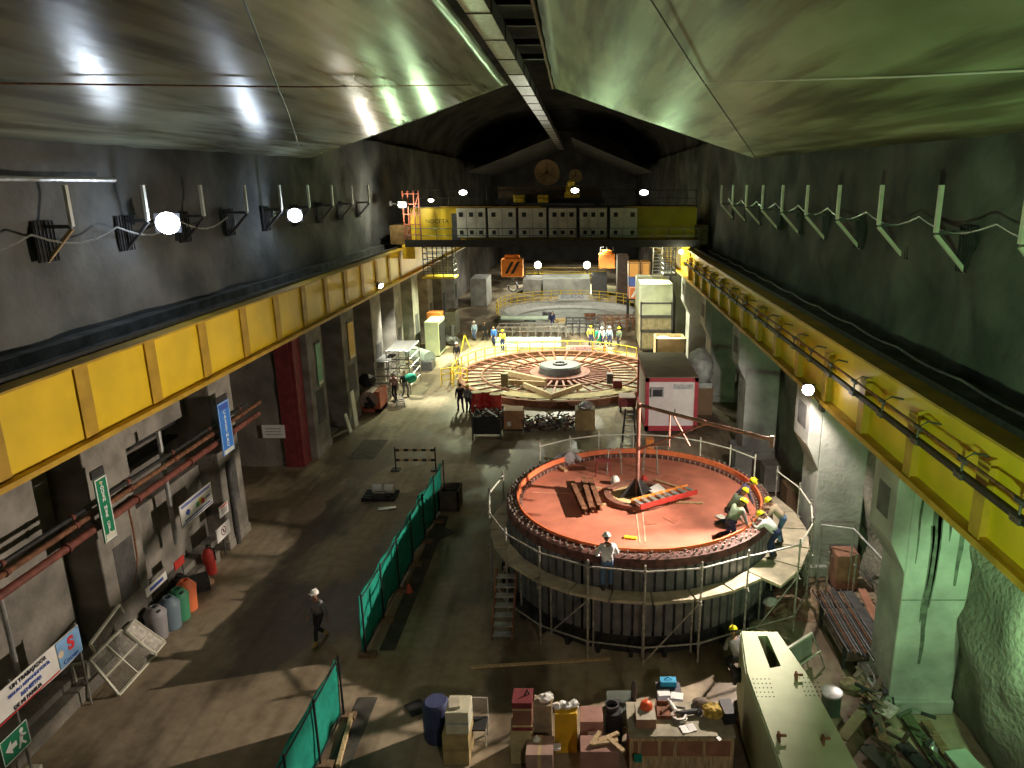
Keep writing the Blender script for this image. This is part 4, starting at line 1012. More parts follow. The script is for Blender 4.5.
# orange compressor
b = fb(359, 381, 391, 414, 1.6); t = thing('compressor', 'orange-red machine with a dark drum beside the left pillars', 'compressor', ((b[0] + b[1]) / 2, (b[2] + b[3]) / 2, 0))
q = MB(); q.bx(b[0], b[0] + .28, b[2], b[3], .1, b[5] * .75); q.bx(b[1] - .35, b[1], b[2], b[3], .1, b[5] * .95); q.bx(b[0], b[1], b[2], b[3], .1, .3); q.build('frame', mat('machine_red', (.50, .13, .08), .6, var=.25), t, w=True)
q = MB(); q.tube(((b[0] + b[1]) / 2, b[2] - .05, b[5] * .6), ((b[0] + b[1]) / 2, b[3], b[5] * .6), .52, 20); q.build('drum', mat('drum_pinkish', (.40, .28, .25), .6), t, w=True)
q = MB(); q.tube((b[0] + .6, b[2] - .1, b[5] * .75), (b[1] - .3, b[2] - .1, b[5] * .35), .1, 10); q.box(((b[0] + b[1]) / 2, b[2] - .05, .55), (.5, .2, .35)); q.build('motor', BLK, t, w=True)
q = MB(); q.ico(((b[0] + b[1]) / 2 - .4, b[3] - .3, b[5] + .3), .55, 2, (1, .7, .8), .08); tag(q.build('black_cover', BLK, loc=((b[0] + b[1]) / 2 - .4, b[3], b[5] - .1), w=True), 'crumpled black cover heaped over the back of the orange machine', 'cover')
# scaffold stack
def scaff_table(u0, u1, vt, vb, d, label):
    x0, x1, y0, y1, z0, z1 = fb(u0, u1, vt, vb, d)
    t = thing('scaffold_table', label, 'scaffold', ((x0 + x1) / 2, (y0 + y1) / 2, 0), 0, 'scaffold frames stored by the left pillars')
    for x in (x0, x1):
        for y in (y0, y1):
            q = MB(); q.tube((x, y, 0), (x, y, z1), .045, 6); q.build('leg', GALV, t, w=True)
    q = MB()
    for k in range(5):
        z = z1 * (1 - k * .2)
        for y in (y0, y1): q.tube((x0, y, z), (x1, y, z), .04, 6)
        for x in (x0, x1): q.tube((x, y0, z), (x, y1, z), .035, 6)
    q.build('rung', GALV, t, w=True)
    q = MB(); q.bx(x0, x1, y0, y1, z1, z1 + .05)
    q.build('platform', mat('platform_grey', (.11, .11, .105), .6), t, w=True)
scaff_table(389, 411, 351, 394, 3.0, 'scaffold tower with a flat top, right one of the stored pair')
scaff_table(377, 391, 362, 398, 2.0, 'lower scaffold frame against the pillar, left one of the stored pair')
a = G(401, 396); q = MB()
for s_ in (-.25, .25): q.tube((a.x + s_ + .6, a.y - 2.4, .06), (a.x + s_ - .3, a.y + .6, .06), .04, 6)
for k in range(6): q.tube((a.x + .6 - .25 - .15 * k, a.y - 2.4 + .5 * k, .06), (a.x + .6 + .25 - .15 * k, a.y - 2.4 + .5 * k, .06), .03, 6)
tag(q.build('steel_ladder', STL, loc=(a.x, a.y - 1, 0), w=True), 'dark ladder lying flat on the floor before the scaffold tower', 'ladder')
# pipe roll with cloth, cabinets
p = G(424, 368); q = MB(); q.tube((p.x - 1.4, p.y + 1.6, .85), (p.x + .5, p.y - .2, .75), .55, 20); tag(q.build('rolled_sheet', MINT, loc=(p.x, p.y, .2), w=True), 'thick pale green roll beside the scaffold tower', 'roll')
box_thing('sheet_stack', 'low stack of sheets under the pale green roll', 'stack', fb(413, 432, 362, 371, 1.4), STL)
def panel_box(name, label, cat, u0, u1, vt, vb, d, m_, door_m, side='r'):
    b = fb(u0, u1, vt, vb, d); t = thing(name, label, cat, ((b[0] + b[1]) / 2, (b[2] + b[3]) / 2, 0))
    q = MB(); q.bx(b[0], b[1], b[2], b[3], .08, b[5]); q.build('casing', m_, t, w=True, bevel=.04)
    q = MB(); q.bx(b[1], b[1] + .03, b[2] + .15, b[3] - .15, .3, b[5] - .25); d_ = q.build('door', door_m, t, w=True)
    q = MB(); q.bx(b[1] + .03, b[1] + .07, b[2] + .3, b[2] + .38, b[5] * .45, b[5] * .6); q.build('handle', BLK, d_, w=True)
    q = MB(); q.bx(b[0], b[1], b[2] + .05, b[3] - .05, 0, .08); q.build('plinth', BLK, t, w=True)
panel_box('steel_cabinet', 'tall pale green cabinet with a dark side door, left of the walkway', 'cabinet', 426, 440, 322, 357, 2.6, LGREEN, BLK)
box_thing('steel_sheet', 'large pale panel standing behind the scaffold tower', 'panel', fb(385, 404, 322, 362, .25), MINT)
box_thing('steel_cabinet', 'grey green cabinet just beyond the tall pale green one', 'cabinet', fb(446, 456, 312, 336, 2.2), mat('cab_green', (.42, .48, .42), .6), None)
box_thing('steel_cabinet', 'pale grey block far along the left walkway beyond the cabinets', 'cabinet', fb(471, 487, 279, 306, 4.5), CONCG, None)
box_thing('orange_crate', 'red and orange crate on the cabinet row under the crane cage', 'crate', fb(427, 441, 313, 322, 1.2, 2.3), mat('crate_orange', (.6, .2, .05), .6), None)
p = G(452, 345); q = MB(); q.ico((0, 0, .4), .6, 2, (1, 1, .8), .1); q.tube((0, 0, .5), (.1, 0, 1.7), .2, 10)
tag(q.build('covered_pump', STL, loc=p), 'dark covered pump between the cabinets and the white-vested worker', 'pump')
p = G(465, 350); t = thing('tripod_stand', 'thin yellow tripod behind the white-vested worker', 'stand', p)
for k in range(3):
    q = MB(); q.tube((0, 0, 1.3), (.5 * math.cos(k * 2.1), .5 * math.sin(k * 2.1), 0), .04, 6); q.build('leg', YELP, t)
q = MB(); q.box((0, 0, 1.36), (.18, .18, .12)); q.build('head', BLK, t)
# ================= middle floor =================
# green fabric fences
def fence(P0, P1, n, hgt, label, seed, group=None):
    P0, P1 = Vector(P0), Vector(P1); d = (P1 - P0); t = thing('fabric_fence', label, 'fence', P0, 0, 'green fabric fences')
    nrm = Vector((d.y, -d.x, 0)).normalized()
    q = MB()
    def fn(a, b_):
        p = P0.lerp(P1, a); sag = -.07 * math.sin(PI * ((a * n) % 1)) * b_
        return p + nrm * (.05 * nz(a * d.length, b_ * 2, seed, .8) + .03 * math.sin(a * d.length * 4 + 2 * b_)) + Vector((0, 0, .12 + (hgt - .12) * b_ + sag))
    q.grid(fn, 90, 10); q.build('fabric', GRN, t, w=True, smooth=True, solid=.012)
    for k in range(n + 1):
        p = P0.lerp(P1, k / n) + nrm * (.1); q = MB(); q.tube(p, p + Vector((0, 0, hgt + .08)), .03, 8); q.build('post', BLK, t, w=True)
    for k in range(n + 1):
        p = P0.lerp(P1, k / n) + nrm * .15; q = MB(); q.box((p.x, p.y, .06), (.5, .22, .12), rz=math.atan2(d.y, d.x) + PI / 2); q.build('foot_block', WOODD, t, w=True)
    q = MB()
    for z in (.2, hgt * .97): q.tube(P0 + nrm * .08 + Vector((0, 0, z)), P1 + nrm * .08 + Vector((0, 0, z)), .02, 6)
    q.build('rail', BLK, t, w=True)
fence((-6.3, 17.95, 0), (-5.92, 28.2, 0), 6, 1.9, 'long green fabric fence beside the walkway, further of the two', 2)
fence((-6.25, 9.0, 0), (-6.14, 15.45, 0), 4, 1.75, 'green fabric fence at the bottom edge, closer of the two', 6)
q = MB(); q.bx(-5.9, -5.4, 6, 16.2, 0, .02); q.bx(-5.9, -5.45, 18.2, 27, 0, .015)
struct(q.build('trim_7', mat('floor_channel', (.07, .065, .055), .8, var=.4, scale=2)), 'dark floor channel beside the green fences', 'channel')
lie(338, 768, 352, 716, .10, .10, 'timber_batten', 'batten on the floor beside the closer green fence', 'batten', WOOD, z=.02)
# striped barrier
a, b = G(396, 470), G(436, 470)
t = thing('striped_barrier', 'low yellow and black striped barrier at the end of the far fence', 'barrier', (a + b) / 2)
for p in (a, b):
    q = MB(); q.tube(p, p + Vector((0, 0, 1.15)), .035, 8); q.box((p.x, p.y, .03), (.4, .4, .06)); q.build('post', BLK, t, w=True)
for z, nm in ((1.0, 'upper'), (.5, 'lower')):
    q = MB(); n = 9
    for k in range(n):
        q.mi = k % 2; q.beam(a.lerp(b, k / n) + Vector((0, 0, z)), a.lerp(b, (k + 1) / n) + Vector((0, 0, z)), .03, .12)
    q.build('striped_rail', [BLK, WOOD], t, w=True)
# pump unit and pallet on the floor left of the fence
p = G(383, 497); t = thing('pump_unit', 'small pump with two white drums on a black pallet in the walkway', 'pump', p)
q = MB(); q.box((-.1, 0, .06), (1.4, 1.0, .1))
for k in range(4): q.box((-.1, -.4 + k * .27, .13), (1.4, .12, .04))
q.build('pallet', BLK, t)
for k, x in enumerate((-.22, .28)):
    q = MB(); q.tube((x - .2, .1, .34), (x + .2, .1, .34), .2, 16); q.build('white_drum', PAPER, t)
q = MB(); q.box((0, -.35, .25), (.5, .25, .25)); q.tube((-.4, -.3, .2), (.4, -.3, .2), .05, 8); q.build('motor', STL, t)
lie(378, 510, 396, 508, .25, .06, 'scrap_board', 'dark scrap board below the pump in the walkway', 'board', GALV, z=0)
# wooden box right of the fence end
b = fb(439, 459, 492, 513, 1.0); t = thing('timber_crate', 'dark open-topped crate right of the far fence', 'crate', ((b[0] + b[1]) / 2, (b[2] + b[3]) / 2, 0))
DKW = mat('dark_timber', (.11, .085, .06), .8, var=.35, scale=3)
for (x0, x1, y0, y1, z0, z1) in ((b[0], b[1], b[2], b[2] + .06, .08, b[5]), (b[0], b[1], b[3] - .06, b[3], .08, b[5]), (b[0], b[0] + .06, b[2], b[3], .08, b[5]), (b[1] - .06, b[1], b[2], b[3], .08, b[5])):
    q = MB(); q.bx(x0, x1, y0, y1, z0, z1); q.build('side_board', DKW, t, w=True)
q = MB(); q.bx(b[0], b[1], b[2], b[3], .06, .12); q.bx(b[0], b[1], b[2] + .1, b[2] + .2, 0, .06); q.bx(b[0], b[1], b[3] - .2, b[3] - .1, 0, .06); q.build('base_board', WOODD, t, w=True)
lie(423, 541, 447, 529, .9, .03, 'floor_cover', 'dark cover plate on the floor right of the far fence', 'plate', mat('plate_dark', (.06, .06, .05), .7), z=0)
p = G(409, 592); q = MB(); q.lathe([(0, 0), (.14, 0), (.12, .03), (.05, .30), (0, .30)], 14); tag(q.build('small_cone', mat('cone_red', (.6, .10, .06), .6), loc=p), 'little red cone on the floor right of the far fence', 'cone')
lie(408, 712, 424, 705, .5, .05, 'rubber_mat', 'dark flat scrap of rubber on the floor at the bottom', 'mat', RUBB, z=0)
# red barrels, scrap bin, cabinet and scrap by the wheel
for k, (u, v) in enumerate(((477, 412), (487, 411), (496, 414))):
    p = G(u, v); t = thing('steel_drum', 'red steel drum with a pale lid, %s of the three by the wheel' % ('left', 'middle', 'right')[k], 'drum', p, 0, 'red drums by the spoked wheel')
    q = MB(); q.lathe([(0, 0), (.36, 0), (.36, .38), (.385, .41), (.36, .44), (.36, .8), (.385, .83), (.36, .86), (.36, 1.2), (0, 1.2)], 24); q.build('body', RED, t, smooth=True)
    q = MB(); q.lathe([(0, 1.2), (.33, 1.2), (.36, 1.24), (.3, 1.26), (0, 1.23)], 24); q.build('lid', PLY, t)
def scrap(u0, u1, vt, vb, d, n, label, nm, ms, cat, z=0):
    x0, x1, y0, y1, z0, z1 = fb(u0, u1, vt, vb, d, z); t = thing(nm, label, cat, ((x0 + x1) / 2, (y0 + y1) / 2, z))
    for mi, m_ in enumerate(ms):
        q = MB()
        for k in range(n):
            c = Vector((RN.uniform(x0, x1), RN.uniform(y0, y1), RN.uniform(z + .05, z1 * .85 + .05)))
            dd = Vector((RN.uniform(-1, 1), RN.uniform(-1, 1), RN.uniform(-.6, .6))).normalized() * RN.uniform(.1, .3)
            lo = z + .04
            p_, q_ = c - dd, c + dd
            p_.z = max(lo, p_.z); q_.z = max(lo, q_.z)
            if RN.random() < .6: q.tube(p_, q_, RN.uniform(.02, .06), 6)
            else: q.beam(p_, q_, RN.uniform(.05, .16), RN.uniform(.02, .06))
        o = q.build(['dull_pieces', 'bright_pieces', 'rusty_pieces'][mi], m_, t, w=True); o['kind'] = 'stuff'
    return t
b = fb(473, 501, 413, 440, 1.3); t = thing('scrap_bin', 'open steel bin heaped with scrap below the red drums', 'bin', ((b[0] + b[1]) / 2, (b[2] + b[3]) / 2, 0))
for (x, y) in ((b[0], b[2]), (b[1], b[2]), (b[0], b[3]), (b[1], b[3])):
    q = MB(); q.beam((x, y, 0), (x, y, b[5]), .08, .08); q.build('leg', STL, t, w=True)
q = MB(); q.bx(b[0], b[1], b[2], b[2] + .04, .35, b[5] * .85); q.bx(b[0], b[1], b[3] - .04, b[3], .35, b[5] * .85); q.bx(b[0], b[0] + .04, b[2], b[3], .35, b[5] * .85); q.bx(b[1] - .04, b[1], b[2], b[3], .35, b[5] * .85); q.bx(b[0], b[1], b[2], b[3], .32, .38); q.build('tub', BLK, t, w=True)
scrap(475, 499, 410, 421, 1.1, 26, 'tangle of scrap metal filling the steel bin below the red drums', 'scrap_metal', [STL, GALV, RUST], 'scrap', z=1.0)
panel_box('wooden_cabinet', 'brown wooden cabinet with a small white paper, right of the scrap bin', 'cabinet', 504, 523, 411, 431, 1.0, mat('cabinet_brown', (.42, .22, .11), .7, var=.2), WOODD)
a = Yp(509, 424, fb(504, 523, 411, 431, 1.0)[2] - .01); q = MB(); q.box(a, (.2, .01, .26)); tag(q.build('paper_notice', PAPER, loc=a - Vector((0, 0, .13)), w=True), 'small white paper stuck on the brown wooden cabinet', 'paper')
scrap(524, 544, 420, 432, 1.0, 40, 'pile of scrap metal right of the brown wooden cabinet', 'scrap_heap', [STL, GALV, RUST], 'scrap')
scrap(545, 574, 418, 431, 1.0, 50, 'longer pile of scrap metal before the spoked wheel', 'scrap_heap', [STL, GALV, RUST], 'scrap')
b = fb(575, 595, 411, 431, 1.1); box_thing('olive_crate', 'olive brown crate with crumpled foil on top, right of the scrap piles', 'crate', b, mat('olive_brown', (.26, .19, .08), .75, var=.2))
q = MB(); q.ico(((b[0] + b[1]) / 2, b[2] + .5, b[5] + .15), .38, 2, (1.1, .8, .55), .09); tag(q.build('crumpled_foil', GALV, loc=((b[0] + b[1]) / 2, b[2] + .5, b[5]), w=True), 'crumpled pale foil on the olive crate', 'foil')
b = fb(619, 636, 398, 413, 1.2); t = thing('red_pump', 'dark red machine left of the white site office', 'machine', ((b[0] + b[1]) / 2, (b[2] + b[3]) / 2, 0))
q = MB(); q.bx(b[0], b[1], b[2], b[3], .35, b[5]); q.tube((b[0] + .3, b[2] - .12, b[5] * .65), (b[0] + .3, b[2], b[5] * .65), .22, 14); q.build('casing', MAR, t, w=True, bevel=.05)
for x in (b[0] + .1, b[1] - .1):
    for y in (b[2] + .1, b[3] - .1): q = MB(); q.tube((x, y, 0), (x, y, .4), .06, 8); q.build('foot', BLK, t, w=True)
p = G(629, 440); t = thing('folded_stepladder', 'black folded stepladder standing left of the white site office', 'ladder', p)
for s_ in (-.35, .35):
    q = MB(); q.beam((s_, -.25, 0), (s_ * .6, .05, 1.7), .07, .05); q.build('front_leg', BLK, t); q = MB(); q.beam((s_, .45, 0), (s_ * .6, .08, 1.7), .05, .05); q.build('rear_leg', BLK, t)
q = MB()
for k in range(1, 6): q.box((0, -.25 + .3 * k / 6, 1.7 * k / 6), (.66 - .05 * k, .14, .03))
q.build('step', STL, t)
# ================= right side containers =================
b = fb(644.5, 696.5, 378, 433, 5.9)
x0, x1, y0, y1 = b[0], b[1], b[2], b[3]; z1 = b[5]
t = thing('site_office', 'white site office container with a red frame and flat brown roof', 'container', ((x0 + x1) / 2, (y0 + y1) / 2, 0))
q = MB(); q.bx(x0 + .1, x1 - .1, y0 + .05, y1 - .05, .25, z1 - .05); q.build('wall_panel', mat('office_white', (.74, .68, .66), .55, var=.06), t, w=True)
q = MB()
for x in (x0, x1 - .2):
    for y in (y0, y1 - .2): q.bx(x, x + .2, y, y + .2, .12, z1)
for z in ((.12, .4), (z1 - .22, z1)):
    q.bx(x0, x1, y0, y0 + .2, *z); q.bx(x0, x1, y1 - .2, y1, *z); q.bx(x0, x0 + .2, y0, y1, *z); q.bx(x1 - .2, x1, y0, y1, *z)
q.build('steel_frame', mat('office_red', (.42, .045, .06), .5, var=.12), t, w=True)
q = MB(); q.bx(x0 + .02, x1 - .02, y0 + .02, y1 - .02, z1, z1 + .06); q.build('roof', mat('office_roof', (.20, .16, .12), .8, var=.25, scale=.8), t, w=True)
q = MB()
for k in range(2): q.bx(x0 + .1 + k * (x1 - x0 - .5), x0 + .4 + k * (x1 - x0 - .5), y0 + .1, y1 - .1, 0, .12)
q.build('skid', BLK, t, w=True)
wd = x1 - x0
q = MB(); q.bx(x0 + wd * .53, x0 + wd * .90, y0 + .03, y0 + .06, .42, z1 - .38); dr = q.build('door', mat('office_door', (.80, .75, .72), .5, var=.05), t, w=True)
q = MB(); q.bx(x0 + wd * .56, x0 + wd * .58, y0 - .02, y0 + .03, 1.2, 1.35); q.build('handle', BLK, dr, w=True)
q = MB(); q.bx(x0 + wd * .53, x0 + wd * .90, y0 + .01, y0 + .035, z1 - .62, z1 - .36); q.build('door_louvre', GALV, dr, w=True)
q = MB(); q.bx(x0 + wd * .10, x0 + wd * .34, y0 - .28, y0 + .1, z1 - .98, z1 - .52); ac = q.build('air_conditioner', mat('ac_grey', (.4, .4, .4), .5), t, w=True, bevel=.02)
q = MB(); q.bx(x0 + wd * .13, x0 + wd * .31, y0 - .30, y0 - .27, z1 - .94, z1 - .56); q.build('grille', BLK, ac, w=True)
# open crate on something behind the office, wrapped bundle, stack
b = fb(657, 687, 341, 356, 2.4, .0)
t = thing('open_crate', 'open timber crate with pale contents behind the site office', 'crate', ((b[0] + b[1]) / 2, b[2] + 1.2, 0))
X0, X1, Y0, Y1 = b[0], b[1], 51.0, 53.0
zc0, zc1 = 1.0, 2.15
X0, X1 = Yp(656, 345, 50.5).x, Yp(686, 345, 50.5).x
q = MB(); q.bx(X0, X1, 50.5, 50.6, 0, Yp(670, 339, 50.5).z); q.bx(X0, X1, 52.3, 52.4, 0, Yp(670, 339, 50.5).z); q.bx(X0, X0 + .1, 50.5, 52.4, 0, Yp(670, 339, 50.5).z); q.bx(X1 - .1, X1, 50.5, 52.4, 0, Yp(670, 339, 50.5).z); q.bx(X0, X1, 50.5, 52.4, 0, .1); q.build('crate_side', PLY, t, w=True)
q = MB(); q.bx(X0 + .12, X1 - .12, 50.62, 52.3, .1, Yp(670, 339, 50.5).z - .25); q.ico((X0 + .7, 51.4, Yp(670, 339, 50.5).z - .2), .5, 2, (1.2, 1, .4), .06); q.build('packed_bags', PAPER, t, w=True)
p = Vector((7.1, 40.5, 0)); a = Yp(701, 364, 41.0)
q = MB(); q.ico((0, 0, 1.1), 1.05, 3, (.72, 1, 1.05), .0)
for v in q.bm.verts:
    v.co += Vector((nz(v.co.x, v.co.y, v.co.z, 2), nz(v.co.y, v.co.z, 3, 2), nz(v.co.z, v.co.x, 7, 2))) * .16
q.box((0, 0, .15), (1.2, 1.6, .3))
tag(q.build('wrapped_bundle', mat('wrap_grey', (.40, .42, .40), .5, var=.3, bump=.5, bscale=5), loc=(a.x, 41.2, a.z - 1.3 if a.z > 1.4 else 0), smooth=True), 'crumpled grey wrapped bundle between the site office and the pillar', 'bundle')
if a.z > 1.4:
    box_thing('packing_case', 'dark case under the grey wrapped bundle', 'case', (a.x - .7, a.x + .7, 40.5, 41.9, 0, a.z - 1.3), WOODD)
def corr(u0, u1, vt, vb, y, d, label, m_):
    a = Yp(u0, vb, y); c = Yp(u1, vt, y); z0 = max(0, a.z)
    t = thing('corrugated_container', label, 'container', ((a.x + c.x) / 2, y + d / 2, z0), 0, 'stacked pale corrugated containers')
    q = MB(); q.bx(a.x, c.x, y + .05, y + d, z0, c.z); n = 13
    for k in range(n):
        x = a.x + .15 + (c.x - a.x - .3) * k / (n - 1); q.bx(x - .045, x + .045, y, y + .06, z0 + .15, c.z - .15)
    q.build('corrugated_shell', m_, t, w=True)
    q = MB(); q.bx(a.x - .03, a.x + .1, y - .02, y + .12, z0, c.z); q.bx(c.x - .1, c.x + .03, y - .02, y + .12, z0, c.z); q.bx(a.x, c.x, y - .02, y + .1, z0, z0 + .1); q.bx(a.x, c.x, y - .02, y + .1, c.z - .1, c.z); q.build('edge_frame', STL if vt > 285 else m_, t, w=True)
CW = mat('container_pale_green', (.58, .64, .48), .55, var=.15, scale=1.2); CWB = mat('container_tan', (.42, .38, .24), .6, var=.25)
corr(640.5, 672.5, 284, 302.3, 56.2, 6, 'topmost pale green corrugated container of the right-hand stack', CW)
corr(640.5, 672.5, 302.6, 316.7, 56.2, 6, 'second pale green corrugated container from the top of the stack', CW)
corr(640.5, 672.5, 317, 331, 56.2, 6, 'third, tan corrugated container from the top of the stack', CWB)
corr(640.5, 672.5, 331.3, 350, 56.2, 6, 'lowest corrugated container of the stack, largely hidden by the office roof', CWB)
ORB = mat('box_amber', (.85, .42, .10), .5, var=.08)
y_ = 70
for (u0, u1, vt, vb, m_, nm, lb) in ((628.5, 640, 286.5, 299, mat('box_orange', (.85, .25, .06), .5), 'orange_box', 'orange box with a white slash, lowest of the coloured stack'), (628.5, 640, 277, 286.3, mat('box_blue', (.10, .17, .55), .5), 'blue_box', 'blue box in the middle of the coloured stack'), (628.5, 640, 262, 276.8, ORB, 'amber_box', 'tall amber box on top of the blue one'), (641.5, 650.5, 262, 275, ORB, 'amber_box', 'amber box right of the tall one, above the containers')):
    a = Yp(u0, vb, y_); c = Yp(u1, vt, y_); t = thing(nm, lb, 'box', ((a.x + c.x) / 2, y_ + 1, a.z))
    q = MB(); q.bx(a.x, c.x, y_, y_ + 2, a.z, c.z); q.build('shell', m_, t, w=True, bevel=.04)
    q = MB(); q.bx(a.x + .06, a.x + .12, y_ - .02, y_, a.z + .06, c.z - .06); q.bx(c.x - .12, c.x - .06, y_ - .02, y_, a.z + .06, c.z - .06); q.bx(a.x + .06, c.x - .06, y_ - .02, y_, c.z - .14, c.z - .08); q.build('edge_strap', STL if nm != 'orange_box' else PAPER, t, w=True)
    if nm == 'orange_box':
        q = MB(); q.slab([(a.x + .2, y_ - .015, a.z + .15), (a.x + .45, y_ - .015, a.z + .15), (c.x - .15, y_ - .015, c.z - .25), (c.x - .4, y_ - .015, c.z - .25)], -.01); q.build('white_slash', PAPER, t, w=True)
a = Yp(628.5, 299, y_); b2 = Yp(650.5, 299, y_)
t = thing('steel_platform', 'dark steel stand under the coloured boxes', 'stand', ((a.x + b2.x) / 2, y_ + 1, 0))
q = MB(); q.bx(a.x - .1, b2.x + .1, y_ - .1, y_ + 2.1, a.z - .12, a.z); q.build('top', BLK, t, w=True)
for x in (a.x, b2.x):
    for y in (y_, y_ + 2): q = MB(); q.beam((x, y, 0), (x, y, a.z - .1), .14, .14); q.build('leg', BLK, t, w=True)
a2 = Yp(641.5, 275, y_); q = MB(); q.bx(a2.x + .1, Yp(650, 275, y_).x, y_ + .2, y_ + 1.8, a.z, a2.z); tag(q.build('dark_case', BLK, loc=(a2.x + .5, y_ + 1, a.z), w=True), 'dark case under the right amber box', 'case')
box_thing('grey_tower', 'dark brown upright casing left of the coloured boxes', 'casing', fb(617, 628, 256, 306, 3), mat('casing_brown', (.16, .11, .09), .7), None)
# cabinets near the right of the generator
panel_box('grey_pedestal', 'grey pedestal cabinet beyond the right rim of the generator', 'cabinet', 734, 751, 452, 482, .8, CONCG, STL)
panel_box('grey_pedestal', 'second grey cabinet with a pale plate beyond the right rim', 'cabinet', 763, 779, 466, 494, .8, CONC, PAPER)
box_thing('timber_box', 'brown timber box at the foot of the lit pillar', 'box', fb(785, 803, 488, 516, .9), WOODD, None)
q = MB(); p = G(741, 451); q.path([p + Vector((0, .3, .05)), p + Vector((0, .3, 1.4)), p + Vector((.1, .2, 2.2))], .06, 8); tag(q.build('pale_stake', CREAM, loc=p, w=True), 'thin pale stake standing behind the first grey pedestal', 'stake')
# clutter around the office foot
box_thing('orange_kit', 'small orange and white kit box by the mast beyond the rim', 'box', fb(646, 654, 440, 449, .5), ORG, None)
# handrail right of the lit pillar
P = [G(821, 583, 0), G(853, 590, 0), G(886, 622, 0)]
t = thing('hand_rail', 'plain steel hand rail beside the lit pillar on the right', 'railing', P[1])
PT = [Yp(822, 525, P[0].y), Yp(854, 529, P[1].y - .1), Yp(884, 561, P[2].y + .4)]
q = MB(); q.path(PT, .035, 8); q.build('top_rail', GALV, t, w=True)
for p in PT:
    q = MB(); q.tube((p.x, p.y, 0), p, .03, 8); q.build('post', GALV, t, w=True)
q = MB(); q.path([Vector((p.x, p.y, p.z * .5)) for p in PT], .022, 6); q.build('mid_rail', STL, t, w=True)
# rusty cabinet
b = fb(834, 857, 560, 592, .7); panel_box('rusty_cabinet', 'rusty brown steel cabinet right of the lit pillar', 'cabinet', 834, 857, 556, 592, .7, mat('cabinet_rust', (.30, .15, .10), .7, var=.25), RUST)
# bars on trestles
t0 = G(835, 612, 0)
t = thing('bar_trestle', 'dark trestle frame carrying the bundle of long bars', 'trestle', (7.9, 18.4, 0))
q = MB()
for y in (17.4, 19.4):
    q.bx(7.2, 8.5, y - .06, y + .06, .66, .78)
    for x in (7.25, 8.45): q.beam((x, y, 0), (x, y, .7), .1, .1)
q.build('frame', BLK, t, w=True); q = MB(); q.bx(7.25, 8.45, 17.3, 19.5, .3, .36); q.build('shelf', DKW, t, w=True)
for k in range(14):
    x = 7.2 + k * .075; y0 = 16.75 + RN.uniform(-.15, .25); y1 = 20.1 + RN.uniform(-.3, .2); q = MB(); r = RN.choice((.025, .03, .035)); zz = .78 + r
    q.tube((0, y0 - 18.4, 0), (RN.uniform(-.06, .06), y1 - 18.4, 0), r, 8)
    tag(q.build('steel_bar', [STL, BLK, RUST, STL][k % 4], loc=(x, 18.4, zz)), 'long thin steel bar lying in the bundle on the dark trestle', 'bar', 'steel bars in the bundle on the dark trestle')
lie(848, 592, 882, 642, .30, .05, 'channel_bar', 'grey channel bar lying on the right of the bar bundle', 'bar', STL, z=.8)
lie(862, 590, 882, 634, .24, .05, 'timber_plank', 'red-brown plank on the right edge of the bar bundle', 'plank', mat('plank_red', (.38, .18, .12), .75), z=.8)
for (u, v) in ((825, 596), (852, 598)):
    p = G(u, v, 0); q = MB(); q.tube((0, 0, 0), (0, 0, 1.6), .035, 8); q.tube((0, 0, 1.15), (0, 0, 1.22), .07, 8); tag(q.build('scaffold_prop', SCAF, loc=p), 'upright scaffold prop at the far end of the bar bundle, %s one' % ('left' if u < 840 else 'right'), 'prop', 'props beside the bar bundle')
# ================= foreground: girder, bench, boxes =================
GZ = 2.0
pts = [G(u, v, GZ) for u, v in ((741.5, 631), (747, 671), (782, 766), (792, 800), (868, 800), (857, 766), (806, 673), (777.5, 632))]
t = thing('plate_girder', 'big pale green painted steel box girder with a slot, bottom right', 'girder', (4.6, 14, 0))
poly = [(p.x, p.y) for p in pts][::-1]
slot = [G(u, v, GZ) for u, v in ((757.5, 636), (767.5, 635.5), (781, 666), (770, 668))]
q = MB()
# top plate built around the slot opening
def ring_faces(q, outer, inner, z0, z1):
    n = len(inner)
    O0 = [q.bm.verts.new((p.x, p.y, z0)) for p in outer]; O1 = [q.bm.verts.new((p.x, p.y, z1)) for p in outer]
    I0 = [q.bm.verts.new((p.x, p.y, z0)) for p in inner]; I1 = [q.bm.verts.new((p.x, p.y, z1)) for p in inner]
    for k in range(n):
        j = (k + 1) % n
        for f in ((O1[k], O1[j], I1[j], I1[k]), (O0[j], O0[k], I0[k], I0[j]), (O0[k], O0[j], O1[j], O1[k]), (I0[j], I0[k], I1[k], I1[j])): q.bm.faces.new(f)
outer = [G(u, v, GZ) for u, v in ((741.5, 631), (777.5, 632), (806, 673), (747.2, 671))]
ring_faces(q, outer, slot, GZ - .06, GZ)
q.prism([(p.x, p.y) for p in (pts[1], pts[2], pts[3], pts[4], pts[5], pts[6])][::-1], GZ - .06, GZ)
q.build('top_plate', LGREEN, t, w=True)
q = MB()
loop = pts + [pts[0]]
LGS = LGREEN
for a, b in zip(loop, loop[1:]): q.slab([(a.x, a.y, .16), (b.x, b.y, .16), (b.x, b.y, GZ - .06), (a.x, a.y, GZ - .06)], .03)
q.prism(poly, .12, .2)
q.build('side_plate', LGS, t, w=True)
HOLE = mat('hole_dark', (.05, .055, .04), .8, var=0)
q = MB()
def holes(u0, v0, du, dv, nx, ny, sk):
    for i in range(nx):
        for j in range(ny):
            p = G(u0 + du * i + sk * j, v0 + dv * j, GZ); q.tube((p.x, p.y, GZ - .01), (p.x, p.y, GZ + .004), .018, 8)
holes(753, 679, 4.0, 4.4, 5, 5, 1.2); holes(799.5, 678, 4.2, 4.4, 5, 5, 1.6)
